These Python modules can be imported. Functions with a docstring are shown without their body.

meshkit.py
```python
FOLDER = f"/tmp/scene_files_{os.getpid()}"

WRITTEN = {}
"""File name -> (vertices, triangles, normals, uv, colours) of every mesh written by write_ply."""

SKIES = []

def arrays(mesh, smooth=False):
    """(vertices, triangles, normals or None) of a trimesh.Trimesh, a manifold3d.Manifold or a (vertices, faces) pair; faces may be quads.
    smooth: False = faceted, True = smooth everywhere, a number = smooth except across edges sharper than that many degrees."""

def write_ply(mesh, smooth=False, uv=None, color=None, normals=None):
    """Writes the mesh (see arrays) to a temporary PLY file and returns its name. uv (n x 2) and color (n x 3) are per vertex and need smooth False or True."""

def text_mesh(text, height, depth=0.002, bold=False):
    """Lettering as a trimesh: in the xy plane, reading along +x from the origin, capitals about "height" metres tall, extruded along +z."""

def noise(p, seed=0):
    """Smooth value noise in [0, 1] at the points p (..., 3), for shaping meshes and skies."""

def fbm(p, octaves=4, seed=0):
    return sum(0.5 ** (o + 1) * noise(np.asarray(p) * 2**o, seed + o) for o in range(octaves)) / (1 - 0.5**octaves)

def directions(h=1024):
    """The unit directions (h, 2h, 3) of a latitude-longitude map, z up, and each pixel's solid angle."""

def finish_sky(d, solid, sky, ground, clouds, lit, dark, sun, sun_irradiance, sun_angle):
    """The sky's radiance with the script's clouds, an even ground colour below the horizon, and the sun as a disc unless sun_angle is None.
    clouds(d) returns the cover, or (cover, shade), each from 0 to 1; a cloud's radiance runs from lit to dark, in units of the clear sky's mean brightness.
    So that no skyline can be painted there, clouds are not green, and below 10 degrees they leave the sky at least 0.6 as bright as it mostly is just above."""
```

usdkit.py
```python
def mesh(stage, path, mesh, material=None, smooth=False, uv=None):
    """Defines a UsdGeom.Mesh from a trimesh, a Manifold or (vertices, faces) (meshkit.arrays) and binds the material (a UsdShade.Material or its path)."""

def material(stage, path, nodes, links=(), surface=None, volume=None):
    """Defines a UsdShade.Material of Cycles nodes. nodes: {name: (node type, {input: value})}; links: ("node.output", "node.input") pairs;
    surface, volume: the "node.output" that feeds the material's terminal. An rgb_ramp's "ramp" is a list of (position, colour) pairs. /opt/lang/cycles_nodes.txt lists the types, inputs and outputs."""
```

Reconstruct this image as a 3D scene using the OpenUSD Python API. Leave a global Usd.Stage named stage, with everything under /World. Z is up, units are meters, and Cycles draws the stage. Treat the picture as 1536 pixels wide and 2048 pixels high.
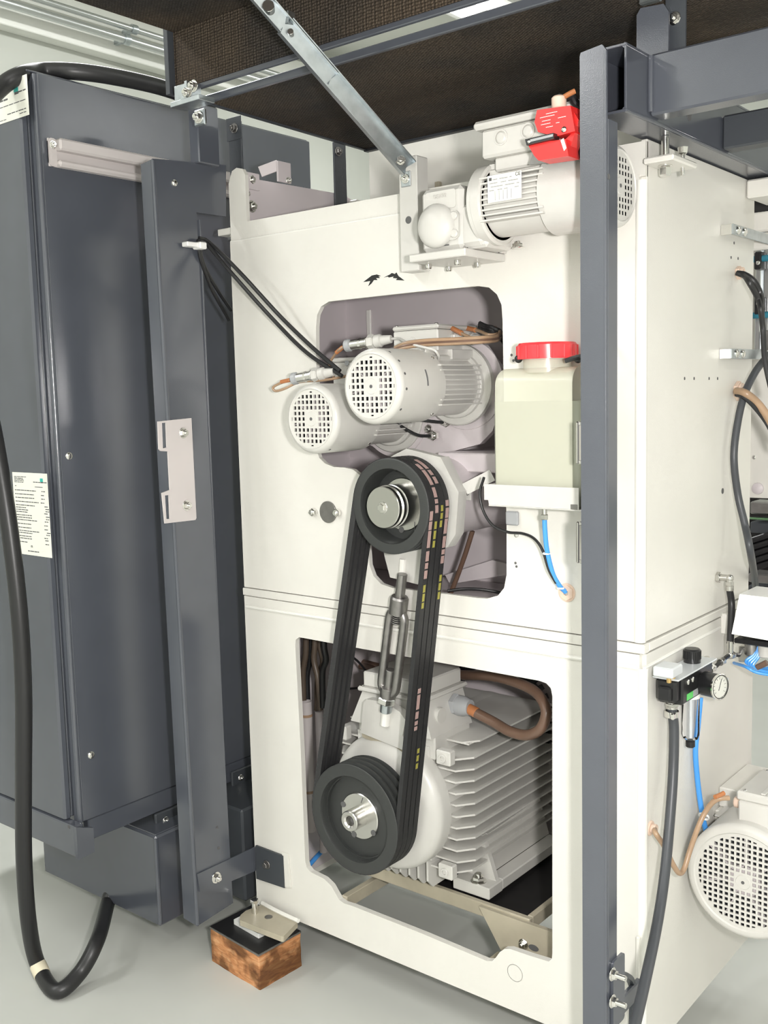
import math, random
import numpy as np, trimesh, manifold3d as m3, usdkit, meshkit
from shapely.geometry import Polygon, Point, box as sbox
from shapely.ops import unary_union
from shapely import affinity
from pxr import Usd, UsdGeom, UsdLux, Gf, Sdf, Vt
stage = Usd.Stage.CreateInMemory()
UsdGeom.SetStageUpAxis(stage, UsdGeom.Tokens.z); UsdGeom.SetStageMetersPerUnit(stage, 1.0)
world = UsdGeom.Xform.Define(stage, '/World'); stage.SetDefaultPrim(world.GetPrim())
UsdGeom.Scope.Define(stage, '/World/Looks')
rng = random.Random(7)
# ---------------------------------------------------------------- camera
W, H, FPX = 1536, 2048, 2050.3
yaw, pitch, roll = 0.6825, -0.115, -0.0255
C = np.array([0.9091, -1.9659, 1.61])
_f = np.array([-math.sin(yaw), math.cos(yaw), 0]); _r = np.array([math.cos(yaw), math.sin(yaw), 0]); _u = np.array([0, 0, 1.0])
_f2 = _f * math.cos(pitch) + _u * math.sin(pitch); _u2 = _u * math.cos(pitch) - _f * math.sin(pitch)
R_, U_, F_ = _r * math.cos(roll) + _u2 * math.sin(roll), _u2 * math.cos(roll) - _r * math.sin(roll), _f2
cam = UsdGeom.Camera.Define(stage, '/World/camera')
cam.CreateHorizontalApertureAttr(36.0); cam.CreateVerticalApertureAttr(48.0)
cam.CreateFocalLengthAttr(36.0 * FPX / W); cam.CreateClippingRangeAttr(Gf.Vec2f(0.05, 100))
M4 = np.eye(4); M4[0, :3], M4[1, :3], M4[2, :3], M4[3, :3] = R_, U_, -F_, C
cam.AddTransformOp().Set(Gf.Matrix4d(*M4.ravel().tolist()))
EXPOSURE = -0.13
cam.CreateExposureAttr(EXPOSURE)
# a pixel of the 1536 x 2048 photograph met with the plane x = , y = or z =
def ray(px, py): return F_ + R_ * (px - 768) / FPX - U_ * (py - 1024) / FPX
def PX(px, py, x): d = ray(px, py); return C + d * ((x - C[0]) / d[0])
def PY(px, py, y=0.0): d = ray(px, py); return C + d * ((y - C[1]) / d[1])
def PZ(px, py, z): d = ray(px, py); return C + d * ((z - C[2]) / d[2])
def PD(px, py, dep): return C + ray(px, py) * dep
# ---------------------------------------------------------------- light: ceiling fluorescents and the camera's flash
def rect_light(name, loc, w, h, power, color=(1, 1, 1)):
    l = UsdLux.RectLight.Define(stage, '/World/' + name)
    l.CreateWidthAttr(w); l.CreateHeightAttr(h); l.CreateIntensityAttr(power); l.CreateColorAttr(Gf.Vec3f(*color))
    l.AddTranslateOp().Set(Gf.Vec3d(*loc))
    return l
CEIL = 3.95
LAMPS = [(-2.6, -2.4), (0.4, -2.4), (3.0, -2.4), (-2.6, -4.4), (0.4, -4.4), (3.0, -4.4), (-2.6, 0.9), (2.6, 0.6), (-2.6, 3.2), (0.4, 3.2), (3.7, 3.5)]
LAMP_I = 30.0
def lamp_power(lx): return LAMP_I * (1.0 if lx < -1 else 0.42)
flash = UsdLux.SphereLight.Define(stage, '/World/camera_flash')
flash.CreateRadiusAttr(0.05); flash.CreateIntensityAttr(2050.0); flash.CreateColorAttr(Gf.Vec3f(1.0, 0.965, 0.95))
flash.AddTranslateOp().Set(Gf.Vec3d(*(C + R_ * 0.20 + U_ * 0.03 + F_ * 0.02)))
# ---------------------------------------------------------------- materials
def mat(name, nodes, links, surface='p.BSDF', volume=None): return usdkit.material(stage, '/World/Looks/' + name, nodes, links, surface, volume)
def plain(name, col, rough=0.5, metal=0.0, bump=0.0, bscale=300.0, var=0.0, vscale=6.0, spec=0.5, coat=0.0):
    n = {'p': ('principled_bsdf', {'base_color': col, 'roughness': rough, 'metallic': metal, 'specular_ior_level': spec, 'coat_weight': coat})}
    l = []
    if bump or var: n['g'] = ('geometry', {})
    if bump:
        n['n'] = ('noise_texture', {'scale': bscale, 'detail': 2.0}); n['b'] = ('bump', {'strength': bump, 'distance': 0.002})
        l += [('g.position', 'n.vector'), ('n.fac', 'b.height'), ('b.normal', 'p.normal')]
    if var:
        n['v'] = ('noise_texture', {'scale': vscale, 'detail': 4.0})
        n['r'] = ('rgb_ramp', {'ramp': [(0.3, tuple(c * (1 - var) for c in col)), (0.7, tuple(min(1, c * (1 + var)) for c in col))]})
        l += [('g.position', 'v.vector'), ('v.fac', 'r.fac'), ('r.color', 'p.base_color')]
    return mat(name, n, l)
BEIGE = plain('beige_paint', (0.70, 0.685, 0.635), 0.38, bump=0.10, bscale=420, var=0.025, vscale=5)
BEIGE2 = plain('beige_paint_machine_parts', (0.57, 0.56, 0.525), 0.35, bump=0.06, bscale=300, var=0.03, vscale=14)
WELD = plain('beige_weld_bead', (0.78, 0.77, 0.72), 0.32, bump=0.35, bscale=90)
INNER = plain('inner_paint', (0.60, 0.55, 0.56), 0.45, bump=0.08, bscale=350, var=0.04, vscale=5)
OILY = plain('oily_beige_paint', (0.42, 0.38, 0.29), 0.35, bump=0.12, bscale=160, var=0.14, vscale=9)
GREY = plain('blue_grey_paint', (0.074, 0.081, 0.098), 0.18, bump=0.07, bscale=520, var=0.05, vscale=7, spec=0.9)
GREYD = plain('dark_grey_paint', (0.05, 0.056, 0.064), 0.42, bump=0.15, bscale=500)
GREYL = plain('light_grey_rail', (0.55, 0.51, 0.50), 0.38, var=0.03)
STEEL = plain('bright_steel', (0.62, 0.61, 0.58), 0.24, 1.0)
CHROME = plain('zinc_chrome', (0.78, 0.77, 0.74), 0.16, 1.0)
GALV = plain('galvanised_steel', (0.50, 0.54, 0.56), 0.34, 1.0, var=0.12, vscale=40)
DSTEEL = plain('dull_steel', (0.30, 0.29, 0.28), 0.42, 1.0, bump=0.1, bscale=200, var=0.15, vscale=30)
IRON = plain('black_phosphate_iron', (0.030, 0.032, 0.031), 0.46, bump=0.15, bscale=260, spec=0.55)
BELT = plain('black_belt_rubber', (0.022, 0.022, 0.023), 0.55, bump=0.3, bscale=700, spec=0.45)
RUBBER = plain('black_rubber', (0.016, 0.016, 0.017), 0.38, bump=0.08, bscale=120)
BLACK = plain('black_plastic', (0.012, 0.012, 0.013), 0.30)
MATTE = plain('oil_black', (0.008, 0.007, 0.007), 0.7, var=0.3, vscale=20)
HOSEG = plain('grey_rubber_hose', (0.050, 0.054, 0.060), 0.40)
RED = plain('red_plastic', (0.80, 0.030, 0.028), 0.32)
REDCAP = plain('red_cap_plastic', (0.86, 0.045, 0.055), 0.28, coat=0.2)
BLUE = plain('blue_tube', (0.07, 0.33, 0.82), 0.30)
TEALT = plain('teal_tube', (0.03, 0.20, 0.28), 0.35)
DARKB = plain('dark_brown_cable', (0.10, 0.075, 0.055), 0.4)
BROWN = plain('brown_cable', (0.15, 0.09, 0.062), 0.30, var=0.15, vscale=12)
BROWNL = plain('tan_cable', (0.36, 0.24, 0.15), 0.32, var=0.15, vscale=15)
COPPER = plain('orange_heat_shrink', (0.44, 0.17, 0.065), 0.30)
GLANDG = plain('grey_gland_plastic', (0.36, 0.37, 0.38), 0.38)
GLANDB = plain('cream_gland_plastic', (0.72, 0.55, 0.44), 0.4)
SILVER = plain('silver_lacquer', (0.66, 0.69, 0.71), 0.3, 0.3)
WHITE = plain('white_plastic', (0.82, 0.82, 0.80), 0.35)
PAPER = plain('white_label', (0.80, 0.80, 0.72), 0.45)
PRINT = plain('print_ink', (0.10, 0.10, 0.10), 0.6)
TEAL = plain('teal_ink', (0.03, 0.42, 0.36), 0.5)
GREEN = plain('green_label', (0.10, 0.55, 0.12), 0.4)
YELLOW = plain('yellow_ink', (0.34, 0.31, 0.06), 0.6)
PINK = plain('pink_label', (0.40, 0.27, 0.25), 0.6)
BRASS = plain('brass', (0.75, 0.52, 0.22), 0.28, 1.0)
PIPE = plain('conduit_steel', (0.62, 0.64, 0.64), 0.30, 1.0)
FLOORM = plain('painted_floor', (0.53, 0.54, 0.505), 0.42, bump=0.04, bscale=60, var=0.05, vscale=2.2)
WALLM = plain('white_wall', (0.74, 0.75, 0.70), 0.8)
WALLG = plain('greyish_wall', (0.46, 0.475, 0.43), 0.8)
LAMPM = mat('lamp_tube', {'e': ('emission', {'color': (1, 1, 0.97), 'strength': LAMP_I * 0.3})}, [], 'e.emission')
PANE = mat('daylight_pane', {'e': ('emission', {'color': (0.93, 0.96, 1.0), 'strength': 9.0})}, [], 'e.emission')
FOAM = mat('brown_black_foam', {
    'g': ('geometry', {}), 'mp': ('mapping', {'rotation': (0.0, 0.0, 0.6), 'scale': (1, 1, 1)}),
    'w': ('voronoi_texture', {'scale': 150.0, 'randomness': 0.25}), 'nz': ('noise_texture', {'scale': 4.0, 'detail': 5.0}),
    'r': ('rgb_ramp', {'ramp': [(0.35, (0.046, 0.040, 0.035)), (0.62, (0.105, 0.078, 0.054))]}),
    'r2': ('rgb_ramp', {'ramp': [(0.25, (1, 1, 1)), (0.6, (0.45, 0.45, 0.45))]}), 'mx': ('mix', {'mix_type': 'multiply', 'fac': 1.0}),
    'b': ('bump', {'strength': 0.9, 'distance': 0.006, 'invert': True}), 'p': ('principled_bsdf', {'roughness': 0.75, 'specular_ior_level': 0.3})},
    [('g.position', 'mp.vector'), ('mp.vector', 'w.vector'), ('g.position', 'nz.vector'), ('nz.fac', 'r.fac'), ('w.distance', 'r2.fac'),
     ('r.color', 'mx.color1'), ('r2.color', 'mx.color2'), ('mx.color', 'p.base_color'), ('w.distance', 'b.height'), ('b.normal', 'p.normal')])
def wood(name, dirt):
    return mat(name, {
        'g': ('geometry', {}), 'mp': ('mapping', {'rotation': (0.3, 0.2, 0.5), 'scale': (9, 9, 38)}),
        'n': ('noise_texture', {'scale': 2.4, 'detail': 6.0, 'distortion': 0.8}), 'n2': ('noise_texture', {'scale': 16.0, 'detail': 5.0}),
        'r': ('rgb_ramp', {'ramp': [(0.3, (0.36, 0.14, 0.05)), (0.5, (0.56, 0.25, 0.10)), (0.72, (0.68, 0.38, 0.19))]}),
        'r2': ('rgb_ramp', {'ramp': [(0.5 - dirt, (0.30, 0.26, 0.18)), (0.62 - dirt * 0.4, (1, 1, 1))]}),
        'mx': ('mix', {'mix_type': 'multiply', 'fac': 1.0}), 'b': ('bump', {'strength': 0.4, 'distance': 0.003}), 'p': ('principled_bsdf', {'roughness': 0.62})},
        [('g.position', 'mp.vector'), ('mp.vector', 'n.vector'), ('g.position', 'n2.vector'), ('n.fac', 'r.fac'), ('n2.fac', 'r2.fac'),
         ('r.color', 'mx.color1'), ('r2.color', 'mx.color2'), ('mx.color', 'p.base_color'), ('n.fac', 'b.height'), ('b.normal', 'p.normal')])
WOOD = wood('worn_wood', 0.06)
CLEAR = mat('clear_plastic', {'t': ('transparent_bsdf', {'color': (0.98, 0.98, 0.985)}), 'gl': ('glossy_bsdf', {'roughness': 0.04, 'color': (1, 1, 1)}), 'f': ('fresnel', {'IOR': 1.22}), 'm': ('mix_closure', {})},
            [('f.fac', 'm.fac'), ('t.BSDF', 'm.closure1'), ('gl.BSDF', 'm.closure2')], 'm.closure')
CANM = mat('translucent_canister', {'p': ('principled_bsdf', {'base_color': (0.74, 0.74, 0.64), 'roughness': 0.25, 'coat_weight': 0.15}), 't': ('transparent_bsdf', {'color': (0.95, 0.95, 0.88)}), 'm': ('mix_closure', {'fac': 0.55})},
           [('p.BSDF', 'm.closure1'), ('t.BSDF', 'm.closure2')], 'm.closure')
LIQUID = plain('cloudy_liquid', (0.30, 0.31, 0.25), 0.3)
# ---------------------------------------------------------------- shapes
def cat(*ms):
    ms = [m for m in ms if m is not None]
    return trimesh.util.concatenate(ms) if len(ms) > 1 else ms[0]
def box(lo, hi, c=0.0015):
    lo, hi = np.minimum(lo, hi).astype(float), np.maximum(lo, hi).astype(float)
    c = min(c, (hi - lo).min() * 0.45)
    if c <= 0: return trimesh.creation.box(bounds=[lo, hi])
    pts = []
    for s in np.ndindex(2, 2, 2):
        p = np.where(np.array(s) == 1, hi, lo); d = np.where(np.array(s) == 1, -c, c)
        for k in range(3):
            q = p + d; q[k] = p[k]; pts.append(q)
    return trimesh.convex.convex_hull(np.array(pts))
def frame(o, w, u=None):
    w = np.asarray(w, float); w = w / np.linalg.norm(w)
    if u is None: u = np.array([0, 0, 1.0]) if abs(w[2]) < 0.9 else np.array([1.0, 0, 0])
    u = np.asarray(u, float); u = u - w * (u @ w); u /= np.linalg.norm(u)
    v = np.cross(w, u)
    T = np.eye(4); T[:3, 0], T[:3, 1], T[:3, 2], T[:3, 3] = u, v, w, o
    return T
def lathe(o, w, prof, n=48):
    """prof: (radius, height) pairs along the axis w from o, closed to the axis by the caller"""
    m = trimesh.creation.revolve(np.array(prof, float), sections=n)
    if m.volume < 0: m.invert()
    m.apply_transform(frame(o, w)); return m
def cyl(p0, p1, r, n=24, c=0.0008, r1=None):
    p0, p1 = np.asarray(p0, float), np.asarray(p1, float); L = np.linalg.norm(p1 - p0); r1 = r if r1 is None else r1
    c = min(c, r * .4, r1 * .4, L * .4)
    return lathe(p0, p1 - p0, [(0, 0), (r - c, 0), (r, c), (r1, L - c), (r1 - c, L), (0, L)], n)
def ring(p0, p1, ro, ri, n=40, c=0.0008):
    p0, p1 = np.asarray(p0, float), np.asarray(p1, float); L = np.linalg.norm(p1 - p0)
    return lathe(p0, p1 - p0, [(ri, 0), (ro - c, 0), (ro, c), (ro, L - c), (ro - c, L), (ri, L), (ri, 0)], n)
def ball(c, r, sub=2):
    m = trimesh.creation.icosphere(subdivisions=sub, radius=r); m.apply_translation(c); return m
def hexnut(o, w, r, h): return cyl(o, np.asarray(o) + np.asarray(w, float) / np.linalg.norm(w) * h, r, 6, c=h * .15)
def bolt(o, w, r, h=None, wash=True):
    w = np.asarray(w, float) / np.linalg.norm(w); o = np.asarray(o, float); h = h or r * .8
    ms = [hexnut(o + w * r * .2, w, r, h), cyl(o + w * (h + r * .2), o + w * (h + r * .7), r * .5, 16)]
    if wash: ms.append(cyl(o, o + w * r * .25, r * 1.35, 24))
    return cat(*ms)
def dome(o, w, r, h=None):
    h = h or r * .6
    return lathe(o, w, [(0, 0), (r, 0), (r, h * .3), (r * .86, h * .65), (r * .55, h * .92), (0, h)], 20)
def smooth_path(pts, n=10):
    p = np.asarray(pts, float)
    q = np.vstack([2 * p[0] - p[1], p, 2 * p[-1] - p[-2]]); out = []
    for i in range(len(p) - 1):
        a, b, c, d = q[i:i + 4]
        for t in np.linspace(0, 1, n, endpoint=False):
            out.append(0.5 * (2 * b + (c - a) * t + (2 * a - 5 * b + 4 * c - d) * t * t + (3 * b - a - 3 * c + d) * t ** 3))
    out.append(p[-1]); return np.array(out)
def sweep(pts, r, n=12, smooth=10, section=None, up=None):
    p = smooth_path(pts, smooth) if smooth else np.asarray(pts, float)
    t = np.gradient(p, axis=0); t /= np.linalg.norm(t, axis=1, keepdims=True) + 1e-12
    a = np.asarray(up if up is not None else ([0, 0, 1] if abs(t[0][2]) < .9 else [1, 0, 0]), float)
    if section is None:
        th = np.arange(n) * 2 * np.pi / n; section = np.stack([np.cos(th), np.sin(th)], 1) * r
    section = np.asarray(section, float); k = len(section); V = []
    for i in range(len(p)):
        a = a - t[i] * (a @ t[i]); a /= np.linalg.norm(a); b = np.cross(t[i], a)
        V.append(p[i] + section[:, :1] * a + section[:, 1:] * b)
    V = np.array(V).reshape(-1, 3); Fc = []
    for i in range(len(p) - 1):
        for j in range(k):
            A, B, Cc, D = i * k + j, i * k + (j + 1) % k, (i + 1) * k + (j + 1) % k, (i + 1) * k + j
            Fc += [[A, B, Cc], [A, Cc, D]]
    n0 = len(V); V = np.vstack([V, p[0], p[-1]]); e = (len(p) - 1) * k
    for j in range(k): Fc += [[n0, (j + 1) % k, j], [n0 + 1, e + j, e + (j + 1) % k]]
    m = trimesh.Trimesh(V, np.array(Fc), process=False)
    if m.volume < 0: m.invert()
    return m
def prism(poly, o, u, v, h):
    """shapely polygon in the (u, v) plane through o, extruded by h along u x v"""
    if not isinstance(poly, Polygon) and not hasattr(poly, 'geoms'): poly = Polygon(poly)
    ms = []
    for g in getattr(poly, 'geoms', [poly]):
        if g.area < 1e-9: continue
        ms.append(trimesh.creation.extrude_polygon(g, h, engine='earcut'))
    m = cat(*ms); T = np.eye(4); u, v = np.asarray(u, float), np.asarray(v, float)
    T[:3, 0], T[:3, 1], T[:3, 2], T[:3, 3] = u, v, np.cross(u, v), o
    m.apply_transform(T); return m
def prism_y(poly, y0, y1):       # polygon in (x, z), between y0 and y1
    lo, hi = min(y0, y1), max(y0, y1)
    return prism(poly, (0, hi, 0), (1, 0, 0), (0, 0, 1), hi - lo)      # u x v = -y
def prism_x(poly, x0, x1):       # polygon in (y, z)
    lo, hi = min(x0, x1), max(x0, x1)
    return prism(poly, (lo, 0, 0), (0, 1, 0), (0, 0, 1), hi - lo)
def prism_z(poly, z0, z1): return prism(poly, (0, 0, min(z0, z1)), (1, 0, 0), (0, 1, 0), abs(z1 - z0))
def rpoly(pts, r, q=6): return Polygon(pts).buffer(-r).buffer(r, quad_segs=q) if r > 0 else Polygon(pts)
def rrect(x0, y0, x1, y1, r, q=6): return sbox(min(x0, x1) + r, min(y0, y1) + r, max(x0, x1) - r, max(y0, y1) - r).buffer(r, quad_segs=q)
def text(s, height, o, u, v, depth=0.0006, width=None):
    m = meshkit.text_mesh(s, height, depth)
    m = trimesh.Trimesh(m.vertices, m.faces, process=False)
    if width:
        w = m.vertices[:, 0].max() - m.vertices[:, 0].min(); m.vertices[:, 0] *= width / w
    T = np.eye(4); u, v = np.asarray(u, float), np.asarray(v, float)
    T[:3, 0], T[:3, 1], T[:3, 2], T[:3, 3] = u, v, np.cross(u, v), o
    m.apply_transform(T); return m
# ---------------------------------------------------------------- things and parts
used = {}
def numbered(path):
    n = used.get(path, -1) + 1; used[path] = n
    return path if n == 0 else f'{path}_{n:03d}'
THINGS = []
class Thing:
    def __init__(s, name, label, category, group=None):
        s.path = numbered('/World/' + name); s.parts = []; s.data = {'label': label, 'category': category}
        if group: s.data['group'] = group
        THINGS.append(s)
    def add(s, name, mesh, material, parent=None, label=None, kind=None, smooth=30):
        path = numbered((parent or s.path) + '/' + name)
        s.parts.append((path, mesh, material, label, kind, smooth)); return path
    def build(s):
        lo = np.min([p[1].vertices.min(0) for p in s.parts], 0); hi = np.max([p[1].vertices.max(0) for p in s.parts], 0)
        base = np.array([(lo[0] + hi[0]) / 2, (lo[1] + hi[1]) / 2, lo[2]])
        one = len(s.parts) == 1
        def write(path, mesh, material, smooth):
            mesh = trimesh.Trimesh(mesh.vertices - base, mesh.faces, process=False)
            if smooth: mesh.merge_vertices()
            return usdkit.mesh(stage, path, mesh, material, smooth=smooth)
        x = write(s.path, s.parts[0][1], s.parts[0][2], s.parts[0][5]) if one else UsdGeom.Xform.Define(stage, s.path)
        x.AddTranslateOp().Set(Gf.Vec3d(*base.tolist()))
        for k, v in s.data.items(): x.GetPrim().SetCustomDataByKey(k, v)
        for path, mesh, material, label, kind, smooth in ([] if one else s.parts):
            p = write(path, mesh, material, smooth).GetPrim()
            if label: p.SetCustomDataByKey('label', label)
            if kind: p.SetCustomDataByKey('kind', kind)
def struct(name, mesh, material, children=()):
    p = usdkit.mesh(stage, '/World/' + name, mesh, material, smooth=30).GetPrim(); p.SetCustomDataByKey('kind', 'structure')
    for n, m, mt in children: usdkit.mesh(stage, numbered('/World/' + name + '/' + n), m, mt, smooth=30)
# ---------------------------------------------------------------- the room
def XZ(pts, y=0.0): return [(PY(a, b, y)[0], PY(a, b, y)[2]) for a, b in pts]
def YZ(pts, x=0.0): return [(PX(a, b, x)[1], PX(a, b, x)[2]) for a, b in pts]
WX0, WX1, WY0, WY1 = -4.0, 4.6, -5.6, 4.6
struct('floor', box((WX0 - .1, WY0 - .1, -0.1), (WX1 + .1, WY1 + .1, 0), 0), FLOORM)
struct('ceiling', box((WX0 - .1, WY0 - .1, CEIL), (WX1 + .1, WY1 + .1, CEIL + .1), 0), WALLM)
struct('wall_left', box((WX0 - .1, WY0, 0), (WX0, WY1, CEIL), 0), WALLG)
struct('wall_back', box((WX0 - .1, WY1, 0), (WX1 + .1, WY1 + .1, CEIL), 0), WALLG)
struct('wall_right', box((WX1, WY0, 0), (WX1 + .1, WY1, CEIL), 0), WALLM)
struct('wall_front', box((WX0 - .1, WY0 - .1, 0), (WX1 + .1, WY0, CEIL), 0), WALLM)
struct('trim_1', box((WX0, WY0, PX(170, 108, -4)[2]), (WX0 + .09, WY1, 3.80), .004), WALLM)     # white upper band of the left wall
LAMP_AT = ['over the aisle in front of the cabinet', 'over the aisle straight in front of the machine', 'over the right end of the aisle', 'far behind the camera at the left', 'far behind the camera in the middle', 'far behind the camera at the right', 'over the gap behind the control cabinet', 'beside the right wall level with the machine', 'in the rear left corner of the room', 'along the back wall behind the machine', 'in the rear right corner near the window']
for i, (lx, ly) in enumerate(LAMPS):
    rect_light(f'ceiling_lamp_light_{i:03d}', (lx, ly, CEIL - 0.16), 0.34, 1.5, lamp_power(lx))
    t = Thing('ceiling_lamp', 'long white fluorescent ceiling lamp ' + LAMP_AT[i], 'ceiling lamp', 'ceiling lamps of the room')
    t.add('housing', box((lx - .2, ly - .8, CEIL - .10), (lx + .2, ly + .8, CEIL - .002), .006), WHITE)
    for dx in (-.09, .09): t.add('tube', cyl((lx + dx, ly - .74, CEIL - .125), (lx + dx, ly + .74, CEIL - .125), .016, 16), LAMPM)
struct('window_1', box((WX1 - .03, 3.98, 2.05), (WX1 - .0005, 4.42, 3.55), .005), WHITE, [('pane', box((WX1 - .036, 4.03, 2.10), (WX1 - .031, 4.37, 3.50), 0), PANE)])
# conduits high on the left wall
for k, (pa, pb, r, lab) in enumerate([((20, 0), (345, 75), .017, 'upper galvanised conduit pipe under the ceiling at left'), ((0, 12), (345, 104), .022, 'lower galvanised conduit pipe just under the upper one')]):
    a, b = PX(*pa, -3.82), PX(*pb, -3.82); z = (3.628, 3.562)[k]
    t = Thing('conduit_pipe', lab, 'pipe')
    A, B = np.array([-3.82, a[1] - 2.5, z]), np.array([-3.82, b[1] + 2.3, z])
    t.add('pipe', cyl(A, B, r, 20), PIPE)
    for yy in (a[1] - .9, a[1] + .75, a[1] + 2.4):
        t.add('clamp', cat(ring((-3.82, yy - .018, z), (-3.82, yy + .018, z), r + .008, r - .002, 24), box((-3.92, yy - .012, z - .012), (-3.82 - r, yy + .012, z + .012))), GALV)
# ---------------------------------------------------------------- the machine housing
XL, ZB, ZS2, ZS1, ZT = -1.205, 0.133, 1.052, 1.077, 2.031
YB = 0.625                                                     # rear edge of the right face
mh = Thing('machine_housing', 'large beige painted steel machine housing with two cut-out openings in its front', 'machine housing')
up_hole = rpoly(XZ([(631, 600), (1004, 563), (1010, 900), (1014, 1202), (890, 1185), (772, 1172), (738, 1150), (731, 948), (690, 934), (650, 932), (634, 912)]), .035)
up_hole = Polygon(XZ([(632, 655), (634, 630), (642, 613), (658, 603), (820, 585), (955, 572), (978, 575), (994, 589), (1003, 610), (1005, 640), (1008, 800), (1013, 1040), (1013, 1150), (1008, 1176), (996, 1191), (975, 1197), (955, 1196),
                      (860, 1184), (785, 1176), (762, 1168), (747, 1152), (739, 1130), (737, 1100), (733, 975), (722, 952), (706, 939), (688, 935), (668, 934), (650, 927), (638, 915), (634, 900)]))
up_plate = Polygon([(XL, ZS1), (-.012, ZS1), (-.012, ZT), (XL, ZT)]).difference(up_hole)
mh.add('upper_front_panel', prism_y(up_plate, 0, .013), BEIGE)
lo_hole = Polygon(XZ([(592, 1288), (593, 1279), (600, 1274), (730, 1298), (900, 1328), (1080, 1361), (1094, 1366), (1103, 1376), (1106, 1392), (1106, 1600), (1106, 1905), (1105, 1916), (1099, 1922), (1060, 1910), (1022, 1897),
                      (1010, 1897), (1001, 1903), (993, 1914), (986, 1921), (975, 1921), (850, 1868), (706, 1811), (690, 1806), (680, 1799), (673, 1787), (664, 1771), (650, 1757), (634, 1749), (622, 1743), (615, 1734), (612, 1722), (603, 1500)]))
lo_plate = Polygon([(XL + .001, ZB), (-.006, ZB), (-.006, ZS2), (XL + .001, ZS2)]).difference(lo_hole)
mh.add('lower_front_panel', prism_y(lo_plate, -.003, .013), BEIGE)
mh.add('seam_flange', cat(box((XL - .002, -.006, ZS2 + .002), (.006, .02, ZS1 - .002), .002), box((-.014, .021, ZS2 + .003), (.0055, YB, ZS1 - .003), .002)), BEIGE)
wz = ZS2 - .028
mh.add('weld_bead', cat(sweep([(XL + .01, -.004, wz - .002), (-.6, -.004, wz), (-.01, -.004, wz)], .005, 8, 14), sweep([(.004, .0, wz), (.004, .2, wz + .003), (.004, .42, wz + .004)], .004, 8, 10)), WELD)
mh.add('corner_weld', cat(sweep([(-.010, .008, ZS1), (-.010, .008, 1.5), (-.010, .008, 2.02)], .0125, 14, 8), sweep([(-.004, .008, ZB + .01), (-.004, .008, .6), (-.004, .008, ZS2 - .03)], .0125, 14, 8)), WELD)
mh.add('upper_right_panel', box((-.013, .012, ZS1), (0, YB, 2.10), .001), BEIGE)
mh.add('lower_right_panel', prism_x(Polygon([(.01, ZB), (YB + .03, ZB), (YB + .03, ZS2), (.01, ZS2)]), -.008, .004), BEIGE)
# welded bead round the left side and the top flange
tp = Polygon([(XL, ZT - .004), (0.0, ZT - .004), (0, 2.095), (-.062, 2.095), (-.062, 2.078), (-1.140, 2.078), (-1.140, 2.20), (-1.150, 2.216), (-1.172, 2.222), (-1.190, 2.216), (XL + .004, 2.195), (XL, 2.185)])
mh.add('top_flange', prism_y(tp, .004, .016), BEIGE)
mh.add('top_seam', sweep([(XL + .002, .002, ZT), (-.6, .002, ZT), (-.02, .002, ZT)], .0028, 8, 10), WELD)
mh.add('left_side_panel', prism_x(Polygon([(.016, 1.0), (YB, 1.0), (YB, 2.17), (.50, 2.187), (.42, 2.205), (.016, 2.198)]), -1.172, -1.160), INNER)
mh.add('left_outer_panel', prism_x(Polygon([(.013, ZB), (YB, ZB), (YB, 2.03), (.013, 2.03)]), XL, XL + .01), BEIGE)
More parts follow.
